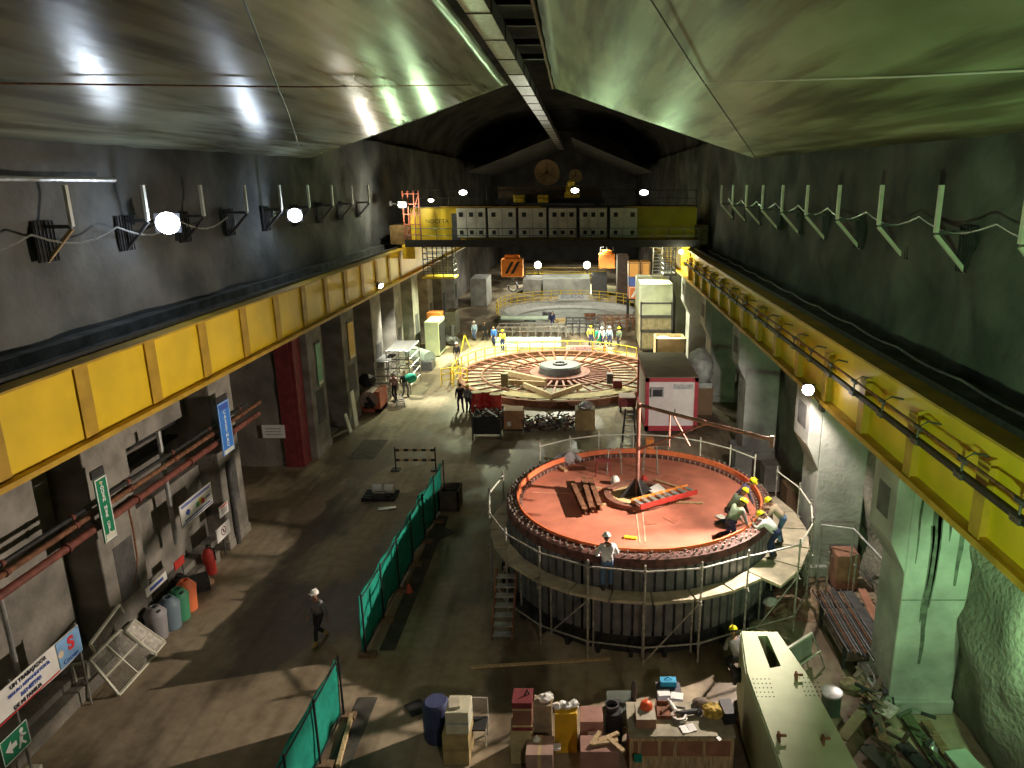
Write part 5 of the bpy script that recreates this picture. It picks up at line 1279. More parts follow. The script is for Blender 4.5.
q.build('bolt_hole', HOLE, t, w=True)
for (u, v) in ((782, 740), (826, 743), (799, 679)):
    p = G(u, v, GZ); q = MB()
    q.slab([(p.x - .05, p.y - .09, GZ), (p.x - .05, p.y + .09, GZ), (p.x - .05, p.y + .05, GZ + .18), (p.x - .05, p.y - .05, GZ + .18)], -.04)
    q.tube((p.x - .12, p.y, GZ + .11), (p.x + .08, p.y, GZ + .11), .03, 8); q.build('lifting_lug', RUST, t, w=True)
q = MB()
for y in (12.2, 15.2): q.bx(3.4, 5.6, y, y + .25, 0, .13)
tag(q.build('support_timber', WOODD, loc=(4.5, 14, 0), w=True), 'pair of dark bearers under the pale green girder', 'timber')
p = G(735, 675, 1.2); q = MB(); q.tube((p.x, p.y, p.z), (p.x + .35, p.y, p.z), .18, 16); q.tube((p.x - .06, p.y, p.z), (p.x, p.y, p.z), .24, 16)
q.build('side_spigot', BLK, t, w=True)
# trestle table behind girder
a = G(776, 652, 1.0); b = G(812, 632, 1.0); c = G(832, 655, .7)
t = thing('folding_trestle', 'pale-edged trestle panel standing right of the pale green girder', 'trestle', (5.6, 16.9, 0))
q = MB(); P0 = G(778, 655, 1.0); P1 = G(812, 633, 1.0); q.beam(P0, P1, .06, .06); q.build('top_bar', CREAM, t, w=True)
q = MB(); q.slab([P0 - Vector((0, 0, .05)), P1 - Vector((0, 0, .05)), P1 + Vector((.05, 0, -.75)), P0 + Vector((.05, 0, -.75))], .03); q.build('panel', mat('panel_grey_green', (.30, .33, .28), .6, var=.2), t, w=True)
for p in (P0, P1):
    q = MB(); q.tube(p, (p.x - .05, p.y, 0), .022, 6); q.tube(p, (p.x + .4, p.y - .15, 0), .022, 6); q.build('leg', SCAF, t, w=True)
q = MB(); q.tube(P0 + Vector((.2, -.1, -.55)), P1 + Vector((.25, -.1, -.5)), .022, 6); q.build('stretcher', CREAM, t, w=True)
# workbench
x0, x1 = 1.06, 3.42; y0, y1 = 13.72, 14.78; zt = 1.0
t = thing('work_bench', 'wide timber packing-case bench with pale battens, bottom centre', 'bench', ((x0 + x1) / 2, (y0 + y1) / 2, 0))
BF = mat('bench_brown', (.34, .17, .10), .75, var=.25, scale=2.5)
q = MB(); q.bx(x0, x1, y0, y1, .1, zt - .06); q.build('case', BF, t, w=True)
q = MB(); q.bx(x0 - .03, x1 + .03, y0 - .04, y1 + .03, zt - .06, zt); q.build('top', mat('bench_top', (.36, .33, .24), .75, var=.25, scale=3), t, w=True)
q = MB()
for k in (0, .08, .27, .42, .70, .97): q.bx(x0 + (x1 - x0) * k, x0 + (x1 - x0) * k + .08, y0 - .03, y0, .1, zt - .06)
q.bx(x0, x1, y0 - .035, y0, zt - .14, zt - .06); q.bx(x0, x1, y0 - .035, y0, .1, .42); q.build('batten', WOOD, t, w=True)
q = MB(); q.bx(x0, x1, y0 + .1, y0 + .22, 0, .1); q.bx(x0, x1, y1 - .22, y1 - .1, 0, .1); q.build('skid', WOODD, t, w=True)
def on(u, v, z=zt): return G(u, v, z)
p = on(727, 0 + 722); BT = zt
def item(name, label, cat, u, v, fn, m_, z=BT, rz=0, group=None, smooth=False):
    p = G(u, v, z); q = MB(); fn(q); return tag(q.build(name, m_, loc=p, rz=rz, smooth=smooth), label, cat, group)
item('open_magazine', 'small open booklet lying on the bench top', 'booklet', 688, 729, lambda q: (q.box((-.09, 0, .012), (.17, .24, .02), ry=.08), q.box((.09, 0, .012), (.17, .24, .02), ry=-.08)), PAPER, rz=.3)
item('paper_scrap', 'little white scrap of paper at the front right of the bench top', 'paper', 719, 739, lambda q: q.box((0, 0, .01), (.08, .12, .01)), PAPER, rz=.5)
item('tool_bag', 'yellow and brown tool bag heaped on the bench', 'bag', 713, 716, lambda q: (q.ico((0, 0, .14), .26, 3, (1, .8, .6), .03), q.ico((.12, -.08, .2), .12, 2, (1, 1, .7), .03)), mat('bag_yellow', (.48, .34, .07), .8, var=.5, scale=7))
item('black_case', 'black box with a pale badge at the right end of the bench', 'case', 727, 717, lambda q: (q.box((0, 0, .15), (.28, .5, .3)),), BLK, rz=.1)
item('grey_grinder', 'grey hand tool with a cord in the middle of the bench', 'tool', 689, 716, lambda q: (q.tube((-.2, 0, .08), (.2, .05, .1), .06, 12), q.tube((.2, .05, .1), (.26, .06, .02), .09, 14), q.path([(-.2, 0, .08), (-.4, .1, .05), (-.3, .3, .02), (-.05, .25, .02)], .015, 6)), STL)
item('wire_coil', 'coil of grey wire left of the hand tool on the bench', 'coil', 679, 718, lambda q: (q.lathe([(.14, 0), (.2, 0), (.2, .06), (.14, .06)], 20), q.lathe([(.12, .06), (.18, .06), (.18, .1), (.12, .1)], 20)), SCAF)
item('water_bottle', 'pale bottle lying behind the coil on the bench', 'bottle', 672, 708, lambda q: (q.tube((0, -.2, .06), (0, .12, .06), .06, 12), q.tube((0, .12, .06), (0, .2, .06), .06, 12, .025), q.tube((0, .2, .06), (0, .25, .06), .025, 8)), PAPER, rz=.3)
item('cap_hat', 'grey brown cloth cap on the far edge of the bench', 'cap', 700, 704, lambda q: (q.ico((0, 0, .06), .16, 2, (1.2, .9, .6)), q.box((.2, -.02, .03), (.14, .2, .015))), mat('cap_brown', (.18, .14, .11), .8))
item('parts_tray', 'rusty tray of small parts at the left of the bench top', 'tray', 665, 712, lambda q: (q.box((0, 0, .02), (.4, .5, .03)), q.box((-.2, 0, .06), (.02, .5, .1)), q.box((.2, 0, .06), (.02, .5, .1)), q.box((0, -.25, .06), (.4, .02, .1)), q.box((0, .25, .06), (.4, .02, .1)), q.tube((-.1, -.1, .07), (.1, .12, .07), .04, 8)), RUST)
# stand with blue bag and papers behind the bench
b = fb(657, 682, 688, 712, .7); tt = (15.1, .95)
SX0, SX1 = G(658, 700, .95).x, G(683, 700, .95).x
t = thing('side_table', 'small dark table holding papers and a blue bag behind the bench', 'table', ((SX0 + SX1) / 2, 15.3, 0))
SY = G(668, 703, .95).y; SY1 = G(668, 682, .95).y
q = MB(); q.bx(SX0, SX1, SY, SY1, .90, .95); q.build('tabletop', mat('table_dark', (.09, .08, .10), .6), t, w=True)
for x in (SX0 + .05, SX1 - .05):
    for y in (SY + .05, SY1 - .05): q = MB(); q.tube((x, y, 0), (x, y, .9), .025, 8); q.build('leg', STL, t, w=True)
q = MB(); q.bx(SX0 + .03, SX1 - .03, SY + .02, SY + .04, .35, .88); q.build('front_panel', BLK, t, w=True)
item('blue_bag', 'bright blue bag on the small table behind the bench', 'bag', 668, 684.5, lambda q: (q.box((0, 0, .08), (.40, .22, .14)), q.path([(-.1, 0, .15), (0, 0, .22), (.1, 0, .15)], .015, 6)), mat('bag_blue', (.03, .36, .62), .6, var=.15), z=.95)
item('paper_sheet', 'larger white sheet on the small table, under the blue bag', 'paper', 664, 693, lambda q: q.box((0, 0, .008), (.3, .22, .012)), PAPER, z=.95, rz=.1)
item('paper_sheet', 'white sheet at the right of the small table behind the bench', 'paper', 677, 696, lambda q: q.box((0, 0, .008), (.3, .24, .012)), PAPER, z=.95, rz=-.2)
# carton with the orange helmet at the left end of the bench
bx0, bx1 = G(636, 728, zt).x, G(656, 728, zt).x; by0 = G(646, 729, zt).y
t = thing('small_carton', 'pale-topped small carton at the left end of the bench', 'carton', ((bx0 + bx1) / 2, by0 + .3, zt))
ctop = Yp(646, 720, by0).z
q = MB(); q.bx(bx0, bx1, by0, by0 + .55, zt, ctop); q.build('carton_box', mat('carton_brown', (.36, .20, .13), .8), t, w=True, bevel=.01); q = MB(); q.bx(bx0 + .005, bx1 - .005, by0 + .005, by0 + .545, ctop, ctop + .006); q.build('carton_lid', mat('carton_pale', (.50, .46, .36), .8), t, w=True)
def helmet_mesh(q, r=.145):
    pr = [(0, r * .95)] + [(r * math.sin(k * PI / 16), r * .95 * math.cos(k * PI / 16)) for k in range(1, 9)] + [(r * 1.02, -.01), (r * .94, -.01), (0, r * .0)]
    q.lathe(pr, 24, closed=False); q.box((0, r * 1.05, .005), (r * 1.3, r * .5, .012)); q.box((0, 0, r * .93), (.03, r * 1.3, .02))
p = G(645.5, 701, ctop); q = MB(); helmet_mesh(q, .15); tag(q.build('hard_hat', mat('helmet_orange', (.85, .13, .04), .35, var=0), loc=(p.x, by0 + .42, ctop + .025), smooth=True), 'orange hard hat resting on the small carton at the bench', 'helmet')
item('green_rag', 'small green rag hanging at the lower left of the bench front', 'rag', 638, 762, lambda q: q.box((0, 0, .1), (.18, .03, .2)), GRN, z=.45)
# heaps between yellow box and bench
def carton(name, label, u0, u1, vt, vb, d, m_, z=0, cat='box', grp=None, tape=None):
    b = fb(u0, u1, vt, vb, d, z); t = thing(name, label, cat, ((b[0] + b[1]) / 2, (b[2] + b[3]) / 2, z), 0, grp)
    q = MB(); q.bx(b[0], b[1], b[2], b[3], z, b[5]); q.build('case', m_, t, w=True, bevel=.012)
    if tape:
        q = MB(); q.bx(b[0] - .006, b[1] + .006, b[2] - .006, b[3] + .006, z + (b[5] - z) * .46, z + (b[5] - z) * .54) if tape[1] == 'h' else q.bx((b[0] + b[1]) / 2 - .04, (b[0] + b[1]) / 2 + .04, b[2] - .006, b[3] + .006, z, b[5] + .006)
        q.build('strap', tape[0], t, w=True)
    return b
c = carton('timber_crate', 'olive timber crate carrying a pale box, bottom left of the foreground boxes', 443.5, 469.5, 735, 765, .75, mat('crate_olive', (.42, .32, .15), .8, var=.2), tape=(mat('crate_batten', (.34, .25, .11), .8), 'h'))
c2 = carton('pale_box', 'pale box with a grey band standing on the olive crate', 446, 469, 713, 734.5, .6, mat('box_pale', (.62, .60, .44), .7, var=.12), z=c[5], tape=(mat('band_grey', (.35, .42, .42), .6), 'h'))
q = MB(); xx = (c2[0] + c2[1]) / 2; q.box((xx - .1, c2[2] + .3, c2[5] + .03), (.25, .35, .05), rz=.2); tag(q.build('paper_pad', mat('pad_tan', (.5, .46, .36), .8), loc=(xx - .1, c2[2] + .3, c2[5]), w=True), 'tan pad lying on the pale box', 'pad')
p = G(438, 737); q = MB(); q.lathe([(0, 0), (.30, 0), (.33, .1), (.33, .95), (.26, 1.05), (0, 1.05)], 24); tag(q.build('blue_drum', mat('drum_navy', (.05, .06, .15), .6, var=.3), loc=p, smooth=True), 'dark navy drum left of the olive crate', 'drum')
p = G(478, 741); t = thing('folding_chair', 'dark-seated white-framed folding chair beside the pale box', 'chair', p)
q = MB(); q.box((0, 0, .5), (.46, .46, .04)); q.build('seat', BLK, t)
q = MB(); q.box((0, .24, .85), (.46, .04, .4)); q.build('backrest', mat('chair_grey', (.35, .31, .27), .7), t)
for sx in (-.22, .22):
    for sy in (-.2, .24):
        q = MB(); q.beam((sx, sy, 0), (sx, sy, .5 if sy < 0 else 1.05), .035, .035); q.build('leg', CREAM, t)
c = carton('timber_crate', 'tall pale timber crate under the red tool box', 511, 532, 731, 764, .65, mat('crate_straw', (.50, .42, .22), .8, var=.18))
zz = c[5]; b = fb(513, 532, 704, 730.5, .5, zz)
t = thing('red_tool_box', 'red and brown tool box with pale trim standing on the tall pale crate', 'tool box', ((b[0] + b[1]) / 2, b[2] + .25, zz))
q = MB(); q.bx(b[0], b[1], b[2], b[3], zz, b[5]); q.build('case', mat('tool_brown', (.28, .13, .09), .6, var=.2), t, w=True, bevel=.01)
q = MB(); q.bx(b[0] - .01, b[1] + .01, b[2] - .01, b[3], b[5] - .12, b[5] + .03); q.build('lid', MAR, t, w=True); q = MB(); q.bx(b[0] - .01, b[1] + .01, b[2] - .012, b[2] + .02, zz, zz + .10); q.build('base_band', MAR, t, w=True)
q = MB(); q.bx(b[0] - .01, b[1] + .01, b[2] - .014, b[2], b[5] - .17, b[5] - .13); q.bx(b[0] - .01, b[1] + .01, b[2] - .014, b[2], zz + .1, zz + .14); q.build('pale_trim', PLY, t, w=True)
q = MB(); q.path([((b[0] + b[1]) / 2 + .05, b[2] + .25, b[5] + .03), ((b[0] + b[1]) / 2 + .1, b[2] + .3, b[5] + .14), ((b[0] + b[1]) / 2 + .15, b[2] + .3, b[5] + .03)], .02, 6); q.build('handle', BLK, t, w=True)
c = carton('yellow_box', 'tall bright yellow box with crumpled white paper on top', 555, 577, 714, 753, .42, mat('box_yellow', (.70, .42, .02), .6, var=.12))
q = MB(); xx = (c[0] + c[1]) / 2
for k in range(4): q.ico((xx - .2 + .13 * k, c[2] + .2 + .05 * (k % 2), c[5] + .06), .11, 2, (1, 1, .7), .035)
tag(q.build('crumpled_paper', PAPER, loc=(xx, c[2] + .2, c[5]), w=True), 'crumpled white paper heaped on the yellow box', 'paper')
carton('timber_crate', 'pinkish timber crate in the front corner with a paper stuck on it', 526, 553, 755, 780, .6, mat('crate_pink', (.40, .27, .22), .8, var=.2), tape=(PLY, 'v'))
p = G(537, 748, .45); q = MB(); q.lathe([(0, 0), (.17, 0), (.13, .18), (.03, .34), (0, .34)], 14); q.box((.3, 0, .03), (.5, .18, .05)); tag(q.build('white_funnel', PAPER, loc=p, smooth=False), 'white pointed bag with a pale strip left of the yellow box', 'bag')
c = carton('plastic_sack', 'tan sack standing behind the white pointed bag', 534, 552, 706, 743, .4, mat('sack_tan', (.34, .28, .19), .8, var=.25, bump=.4))
p = G(545, 712, 1.0); q = MB(); q.ico((0, 0, .0), .16, 2, (1.2, 1, .6), .04); tag(q.build('rag_ball', WHT, loc=(c[0] + .3, c[2] + .2, c[5] + .06)), 'pale rag on the tan sack', 'rag')
c = carton('carton_box', 'red-brown carton with a white label right of the yellow box', 580, 603, 722, 752, .55, mat('carton_red', (.36, .20, .16), .8, var=.15))
q = MB(); a = Yp(592, 734, c[2] - .012); q.box(a, (.2, .012, .14)); tag(q.build('paper_label', PAPER, loc=a, w=True), 'white label stuck on the red-brown carton', 'label')
q = MB(); p = G(597, 760, .35)
for (dx, dy, l, an) in ((0, 0, .6, .2), (.25, -.1, .5, -.9), (-.2, .1, .45, 1.1), (.1, .15, .5, .5)):
    q.box((dx, dy, .04 + .05 * abs(dx)), (l, .1, .05), rz=an)
c = carton('carton_box', 'open carton filled with wood offcuts below the labelled carton', 580, 618, 752, 790, .5, mat('carton_red', (.36, .20, .16)))
tag(q.build('wood_offcuts', WOOD, loc=(c[0] + .55, c[2] + .25, c[5])), 'loose yellow wood offcuts on the lower carton', 'offcuts')
c = carton('dark_case', 'dark box with a coiled cord between the carton and the bench', 606, 622, 716, 744, .6, BLK)
q = MB(); xx = (c[0] + c[1]) / 2
for k in range(3): q.lathe([(.14, 0), (.17, 0), (.17, .03), (.14, .03)], 18, c=(xx - .05, c[2] - .02 + .3, c[5] + .01 + .035 * k))
tag(q.build('cord_coil', STL, loc=(xx, c[2] + .3, c[5]), w=True), 'coil of grey cord on the dark box', 'coil')
c = carton('dark_chest', 'dark green chest behind the coiled cord, left of the bench', 607, 634, 712, 727, .8, mat('chest_green', (.08, .10, .08), .7))
p = G(633, 721); q = MB(); q.lathe([(0, 0), (.07, 0), (.07, 1.0), (.05, 1.12), (.02, 1.2), (0, 1.2)], 12); tag(q.build('slim_cylinder', STL, loc=p), 'slim dark gas bottle at the left end of the bench', 'cylinder')
# ---- lower right clutter at the foot of the close pillar
p = G(829, 699, .0); t = thing('basin_drum', 'drum with a shiny pale lid between the girder and the close pillar', 'drum', G(830, 712))
q = MB(); q.lathe([(0, 0), (.24, 0), (.24, .55), (0, .55)], 24); q.build('drum_body', mat('drum_dark_green', (.06, .09, .07), .6), t, smooth=True)
q = MB(); q.lathe([(0, .56), (.24, .55), (.27, .57), (.27, .62), (.23, .60), (0, .60)], 24); q.build('lid', GALV, t, smooth=True)
JUNK = [(868, 705, 842, 740, .28, .06, 'long greenish board slanting beside the girder', mat('plank_olive', (.17, .16, .08), .8), .25), (872, 700, 884, 745, .22, .08, 'dark plank leaning by the foot of the close pillar', WOODD, .3), (905, 715, 940, 768, .30, .06, 'greenish plank at the foot of the close pillar', mat('plank_green', (.10, .12, .06), .8), .1),
        (893, 706, 882, 716, .4, .05, 'short pale plate on the clutter before the close pillar', SCAF, .45), (925, 722, 955, 768, .22, .06, 'narrow dark plank right of the greenish plank', WOODD, .12), (902, 745, 925, 770, .35, .07, 'dark board lying at the lower right of the floor', BLK, .05), (866, 748, 890, 770, .4, .05, 'wide dull green sheet at the bottom right', mat('sheet_dull', (.06, .08, .05), .7), .15),
        (955, 752, 975, 775, .55, .07, 'pale mint plate in the bottom right corner', MINT, .25), (880, 690, 870, 702, .5, .06, 'yellowish offcut lying below the bar bundle', WOODD, .1)]
for (u0, v0, u1, v1, w_, h_, lb, m_, z) in JUNK:
    lie(u0, v0, u1, v1, w_, h_, 'scrap_board', lb, 'board', m_, 'boards scattered at the foot of the close pillar', z=z)
scrap(862, 900, 700, 725, 1.3, 9, 'tangle of offcuts and bars beside the girder and the close pillar', 'offcut_heap', [BLK, DKW, WOODD], 'scrap')
scrap(880, 950, 740, 780, 1.2, 8, 'low heap of dark offcuts at the bottom right corner', 'offcut_heap', [BLK, DKW, mat('off_green', (.07, .09, .055), .7)], 'scrap')
p = G(851, 688); q = MB(); q.ico((0, 0, .12), .3, 2, (1.2, .8, .5), .05); tag(q.build('cement_bag', mat('bag_sand', (.25, .20, .12), .8, var=.2), loc=p), 'sandy slumped bag on the floor below the bar bundle', 'bag')
p = G(913, 688, .6); item('foil_strip', 'shiny crumpled strip on the boards at the lower right', 'foil', 932, 748, lambda q: (q.ico((0, 0, .05), .15, 2, (.6, 1.6, .5), .04),), GALV, z=.3)
# soil heap and rubble below the walkway on the right
q = MB(); p = G(800, 600)
def hp(a, b_):
    x = -1.1 + 2.2 * a; y = -1.0 + 2.0 * b_; r = math.hypot(x / 1.1, y); return (x, y, max(0, .35 * (1 - r * r)) * (1 + .6 * nz(x, y, 3, 2.5)) + .01)
q.grid(hp, 24, 22); o = tag(q.build('soil_heap', mat('soil', (.30, .21, .14), .95, var=.35, scale=5, bump=.6), loc=(6.85, 20.6, 0), smooth=True), 'low heap of brown soil at the foot of the lit pillar', 'soil'); o['kind'] = 'stuff'
for (u, v, r, lb, m_) in ((771, 606, .22, 'grey crumpled bag under the right end of the walkway', PAPER), (762, 600, .3, 'dark bundle under the right end of the walkway', BLK)):
    p = G(u, v); q = MB(); q.ico((0, 0, r * .6), r, 2, (1.3, 1, .7), .04); tag(q.build('bag_bundle', m_, loc=p), lb, 'bundle')
# ================= people =================
SKINS = [mat('skin_brown', (.42, .24, .16), .6, var=0), mat('skin_tan', (.55, .34, .23), .6, var=0)]
EYE = mat('eye_dark', (.02, .02, .02), .3, var=0); LIP = mat('lip_tone', (.40, .16, .13), .5, var=0)
HAIR = mat('hair_black', (.02, .017, .015), .6, var=.1); BOOT = mat('boot_leather', (.05, .035, .025), .6, var=.2); BOOTY = mat('boot_tan', (.42, .30, .10), .6, var=.2)
def fab(n, c): return mat(n, c, .85, var=.12, scale=5, bump=.2, bscale=14, spec=.2)
C_ = dict(white=fab('cloth_white', (.72, .72, .72)), navy=fab('cloth_navy', (.03, .04, .10)), jean=fab('cloth_jean', (.10, .17, .30)), grey=fab('cloth_grey', (.24, .24, .26)), dark=fab('cloth_dark', (.035, .035, .04)),
          olive=fab('cloth_olive', (.17, .22, .15)), sky=fab('cloth_sky', (.45, .60, .80)), tan=fab('cloth_tan', (.45, .36, .26)), pink=fab('cloth_pink', (.50, .33, .30)), green=fab('cloth_green', (.03, .32, .20)), blue=fab('cloth_blue', (.06, .20, .62)), yel=fab('cloth_yellow', (.70, .66, .12)), purple=fab('cloth_slate', (.12, .11, .20)))
def ik(a, b, l1, l2, pole):
    a, b = Vector(a), Vector(b); d = b - a; L = min(d.length, (l1 + l2) * .995); dn = d.normalized(); b2 = a + dn * L
    x = (l1 * l1 - l2 * l2 + L * L) / (2 * L); h = math.sqrt(max(0, l1 * l1 - x * x)); pv = Vector(pole); pv = (pv - dn * pv.dot(dn)).normalized()
    return a + dn * x + pv * h, b2
def person(label, loc, rz, shirt, trousers, hat, pelvis=(0, 0, .92), lean=0.0, feet=None, hands=None, look=0.0, turn=0.0, vest=None, boots=None, kneel=False, skin=0, hair=True, group=None, scale=1.0, side=0.0, kp=None):
    """faces +y; lean = forward bend of the trunk in radians; feet/hands are ankle/wrist places in the person's own frame (left, right)"""
    pv = Vector(pelvis)
    up = Vector((math.sin(side), math.sin(lean), math.cos(lean) * math.cos(side))).normalized(); fw = Vector((0, math.cos(lean), -math.sin(lean)))
    rt = Vector((1, 0, 0))
    J = {}
    J['pel'] = pv; J['waist'] = pv + up * .16; J['chest'] = pv + up * .36; J['nb'] = pv + up * .50; J['hd'] = pv + up * .58 + fw * .015
    feet = feet or ((-.11, 0, .08), (.11, 0, .08)); hands = hands or ((-.26, .06, .80), (.26, .06, .80))
    for s, nm, ft, hn in ((-1, 'L', feet[0], hands[0]), (1, 'R', feet[1], hands[1])):
        hip = pv + rt * (s * .095) - up * .03 * (1 - lean / 2)
        kn, an = ik(hip, ft, .43, .43, kp or (s * .12, 1, 0.1))
        sh = pv + up * .46 + rt * (s * .185)
        el, wr = ik(sh, hn, .29, .26, (s * .7, -.6, -.5))
        J['hip' + nm] = hip; J['kn' + nm] = kn; J['an' + nm] = an; J['sh' + nm] = sh; J['el' + nm] = el; J['wr' + nm] = wr
        d = (an - kn).normalized()
        tdir = Vector((0, 1, 0)) if not kneel or ft[2] < .07 else Vector((0, .2, -1))
        if d.y < -.5: tdir = Vector((0, -.5, -.6)).normalized()
        J['toe' + nm] = an + tdir * .17 + Vector((s * .02, 0, -.045 if tdir.y > .5 else 0)); J['heel' + nm] = an + Vector((0, -.03 if tdir.y > .5 else 0, -.045 if tdir.y > .5 else 0))
        J['hdn' + nm] = wr + (wr - el).normalized() * .09
    R_ = dict(pel=.135, waist=.125, chest=.15, nb=.075, hd=.055)
    for n in 'LR': R_.update({'hip' + n: .095, 'kn' + n: .058, 'an' + n: .042, 'toe' + n: .036, 'heel' + n: .042, 'sh' + n: .068, 'el' + n: .044, 'wr' + n: .029, 'hdn' + n: .034})
    E_ = [('pel', 'waist'), ('waist', 'chest'), ('chest', 'nb'), ('nb', 'hd')]
    for n in 'LR': E_ += [('pel', 'hip' + n), ('hip' + n, 'kn' + n), ('kn' + n, 'an' + n), ('an' + n, 'toe' + n), ('an' + n, 'heel' + n), ('chest', 'sh' + n), ('sh' + n, 'el' + n), ('el' + n, 'wr' + n), ('wr' + n, 'hdn' + n)]
    keys = list(J); me = bpy.data.meshes.new('sk'); me.from_pydata([J[k] for k in keys], [(keys.index(a), keys.index(b)) for a, b in E_], [])
    ob = bpy.data.objects.new('sk', me); COL.objects.link(ob); ob.modifiers.new('s', 'SKIN'); sd = ob.modifiers.new('d', 'SUBSURF'); sd.levels = 1; sd.render_levels = 1
    for i, k in enumerate(keys):
        sv = me.skin_vertices[0].data[i]; r = R_[k]; sv.radius = (r * (1.18 if k in ('pel', 'waist', 'chest') else 1), r * (.86 if k in ('pel', 'waist', 'chest') else 1)); sv.use_root = (k == 'pel')
    bpy.context.view_layer.update(); ev = ob.evaluated_get(bpy.context.evaluated_depsgraph_get()); m2 = bpy.data.meshes.new_from_object(ev)
    bm = bmesh.new(); bm.from_mesh(m2); bpy.data.objects.remove(ob); bpy.data.meshes.remove(me); bpy.data.meshes.remove(m2)
    bmesh.ops.recalc_face_normals(bm, faces=bm.faces[:])
    # clothing shells from the nearest bone
    def cls(c):
        best = None
        for a, b in E_:
            A, B = J[a], J[b]; d = B - A; t_ = max(0, min(1, (c - A).dot(d) / max(d.length_squared, 1e-9))); ds = (c - (A + d * t_)).length - .5 * (R_[a] + (R_[b] - R_[a]) * t_)
            if best is None or ds < best[0]: best = (ds, a, b, t_)
        return best
    regs = {'shirt': [], 'trousers': [], 'bootL': [], 'bootR': [], 'vest': []}
    bm.normal_update()
    for f in bm.faces:
        _, a, b, t_ = cls(f.calc_center_median())
        if b[:3] in ('toe', 'hee') or (b[:2] == 'an' and t_ > .72): regs['boot' + b[-1]].append(f)
        elif b[:3] == 'hip' or b[:2] in ('kn', 'an') or (b == 'waist' and t_ < .28): regs['trousers'].append(f)
        elif b in ('waist', 'chest') or b[:2] in ('sh', 'el') or (b == 'nb' and t_ < .75) or (b[:2] == 'wr' and t_ < .85): regs['shirt'].append(f)
        if b in ('waist', 'chest') or b[:2] == 'sh' or (b == 'nb' and t_ < .7): regs['vest'].append(f)
    root = tag(bpy.data.objects.new('person', None), label, 'person', group); COL.objects.link(root); root.location = loc; root.rotation_euler.z = rz; root.scale = (scale,) * 3
    def shell(nm, fs, off, m_):
        if not fs: return
        b2 = bmesh.new(); mp = {}
        for f in fs:
            vs = []
            for v in f.verts:
                if v not in mp: mp[v] = b2.verts.new(v.co + v.normal * off)
                vs.append(mp[v])
            b2.faces.new(vs)
        mm = bpy.data.meshes.new(nm); b2.to_mesh(mm); b2.free(); mm.materials.append(m_)
        for p in mm.polygons: p.use_smooth = True
        o = bpy.data.objects.new(nm, mm); COL.objects.link(o); o.parent = root
        s_ = o.modifiers.new('t', 'SOLIDIFY'); s_.thickness = .006; s_.offset = 1
    shell('shirt', regs['shirt'], .008, C_[shirt]); shell('trousers', regs['trousers'], .007, C_[trousers]); shell('boot', regs['bootL'], .008, boots or BOOT); shell('boot', regs['bootR'], .008, boots or BOOT)
    if vest: shell('vest', regs['vest'], .022, C_[vest])
    for f in bm.faces: f.smooth = True
    # head with a face, built into the same body mesh
    hl = lean * .6 + look
    HM = Matrix.Translation(J['hd'] + Vector((0, math.sin(hl), math.cos(hl))) * .105) @ Matrix.Rotation(turn, 4, 'Z') @ Matrix.Rotation(-hl, 4, 'X')
    q = MB(); q.bm.free(); q.bm = bm
    hv = bmesh.ops.create_uvsphere(bm, u_segments=20, v_segments=14, radius=1.0)['verts']
    for v in hv:
        x, y, z = v.co
        c = Vector((x * .076, y * .094, z * .118))
        if z < 0: c.x *= 1 - .30 * z * z; c.y = c.y * (1 - .18 * z * z) + (.012 if y > 0 else 0) * -z
        if y > .55 and abs(x) < .28 and -.35 < z < .12: c.y += .022 * (1 - abs(x) / .28) * (1 - abs(z + .15) / .35)
        if y > .6 and .05 < z < .3 and .2 < abs(x) < .55: c.y -= .008
        v.co = HM @ c
    for f in {f for v in hv for f in v.link_faces}: f.smooth = True; f.material_index = 0
    for s in (-1, 1):
        ear = bmesh.ops.create_icosphere(bm, subdivisions=1, radius=.03, matrix=HM @ Matrix.Translation((s * .078, -.005, -.005)) @ Matrix.Diagonal((.35, .7, 1.1, 1)))['verts']
        eye = bmesh.ops.create_icosphere(bm, subdivisions=1, radius=.011, matrix=HM @ Matrix.Translation((s * .030, .083, .022)))['verts']
        for f in {f for v in eye for f in v.link_faces}: f.material_index = 1
    lp_ = bmesh.ops.create_icosphere(bm, subdivisions=1, radius=.02, matrix=HM @ Matrix.Translation((0, .090, -.052)) @ Matrix.Diagonal((1, .35, .3, 1)))['verts']
    for f in {f for v in lp_ for f in v.link_faces}: f.material_index = 2
    # hands: palm, four unequal bent fingers and a thumb from the side
    for s, n in ((-1, 'L'), (1, 'R')):
        d = (J['hdn' + n] - J['wr' + n]).normalized(); side_ = d.cross(Vector((0, 1, .2))).normalized() if abs(d.y) < .95 else Vector((1, 0, 0)); nn = side_.cross(d)
        P0 = J['wr' + n] + d * .085
        for k, ln in enumerate((.066, .076, .071, .056)):
            b0 = P0 + side_ * ((k - 1.5) * .019); mid = b0 + d * ln * .55 + nn * .006; tip = mid + d * ln * .4 + nn * .024
            q.tube(b0 - d * .02, mid, .0088, 6); q.tube(mid, tip, .0085, 6, .0065)
        b0 = J['wr' + n] + d * .035 + side_ * (-s * .026); mid = b0 + d * .03 + side_ * (-s * .026); q.tube(b0, mid, .0105, 6); q.tube(mid, mid + d * .034 + nn * .008, .0095, 6, .007)
    mm = bpy.data.meshes.new('body'); bm.to_mesh(mm); bm.free()
    for m_ in (SKINS[skin], EYE, LIP): mm.materials.append(m_)
    o = bpy.data.objects.new('body', mm); COL.objects.link(o); o.parent = root
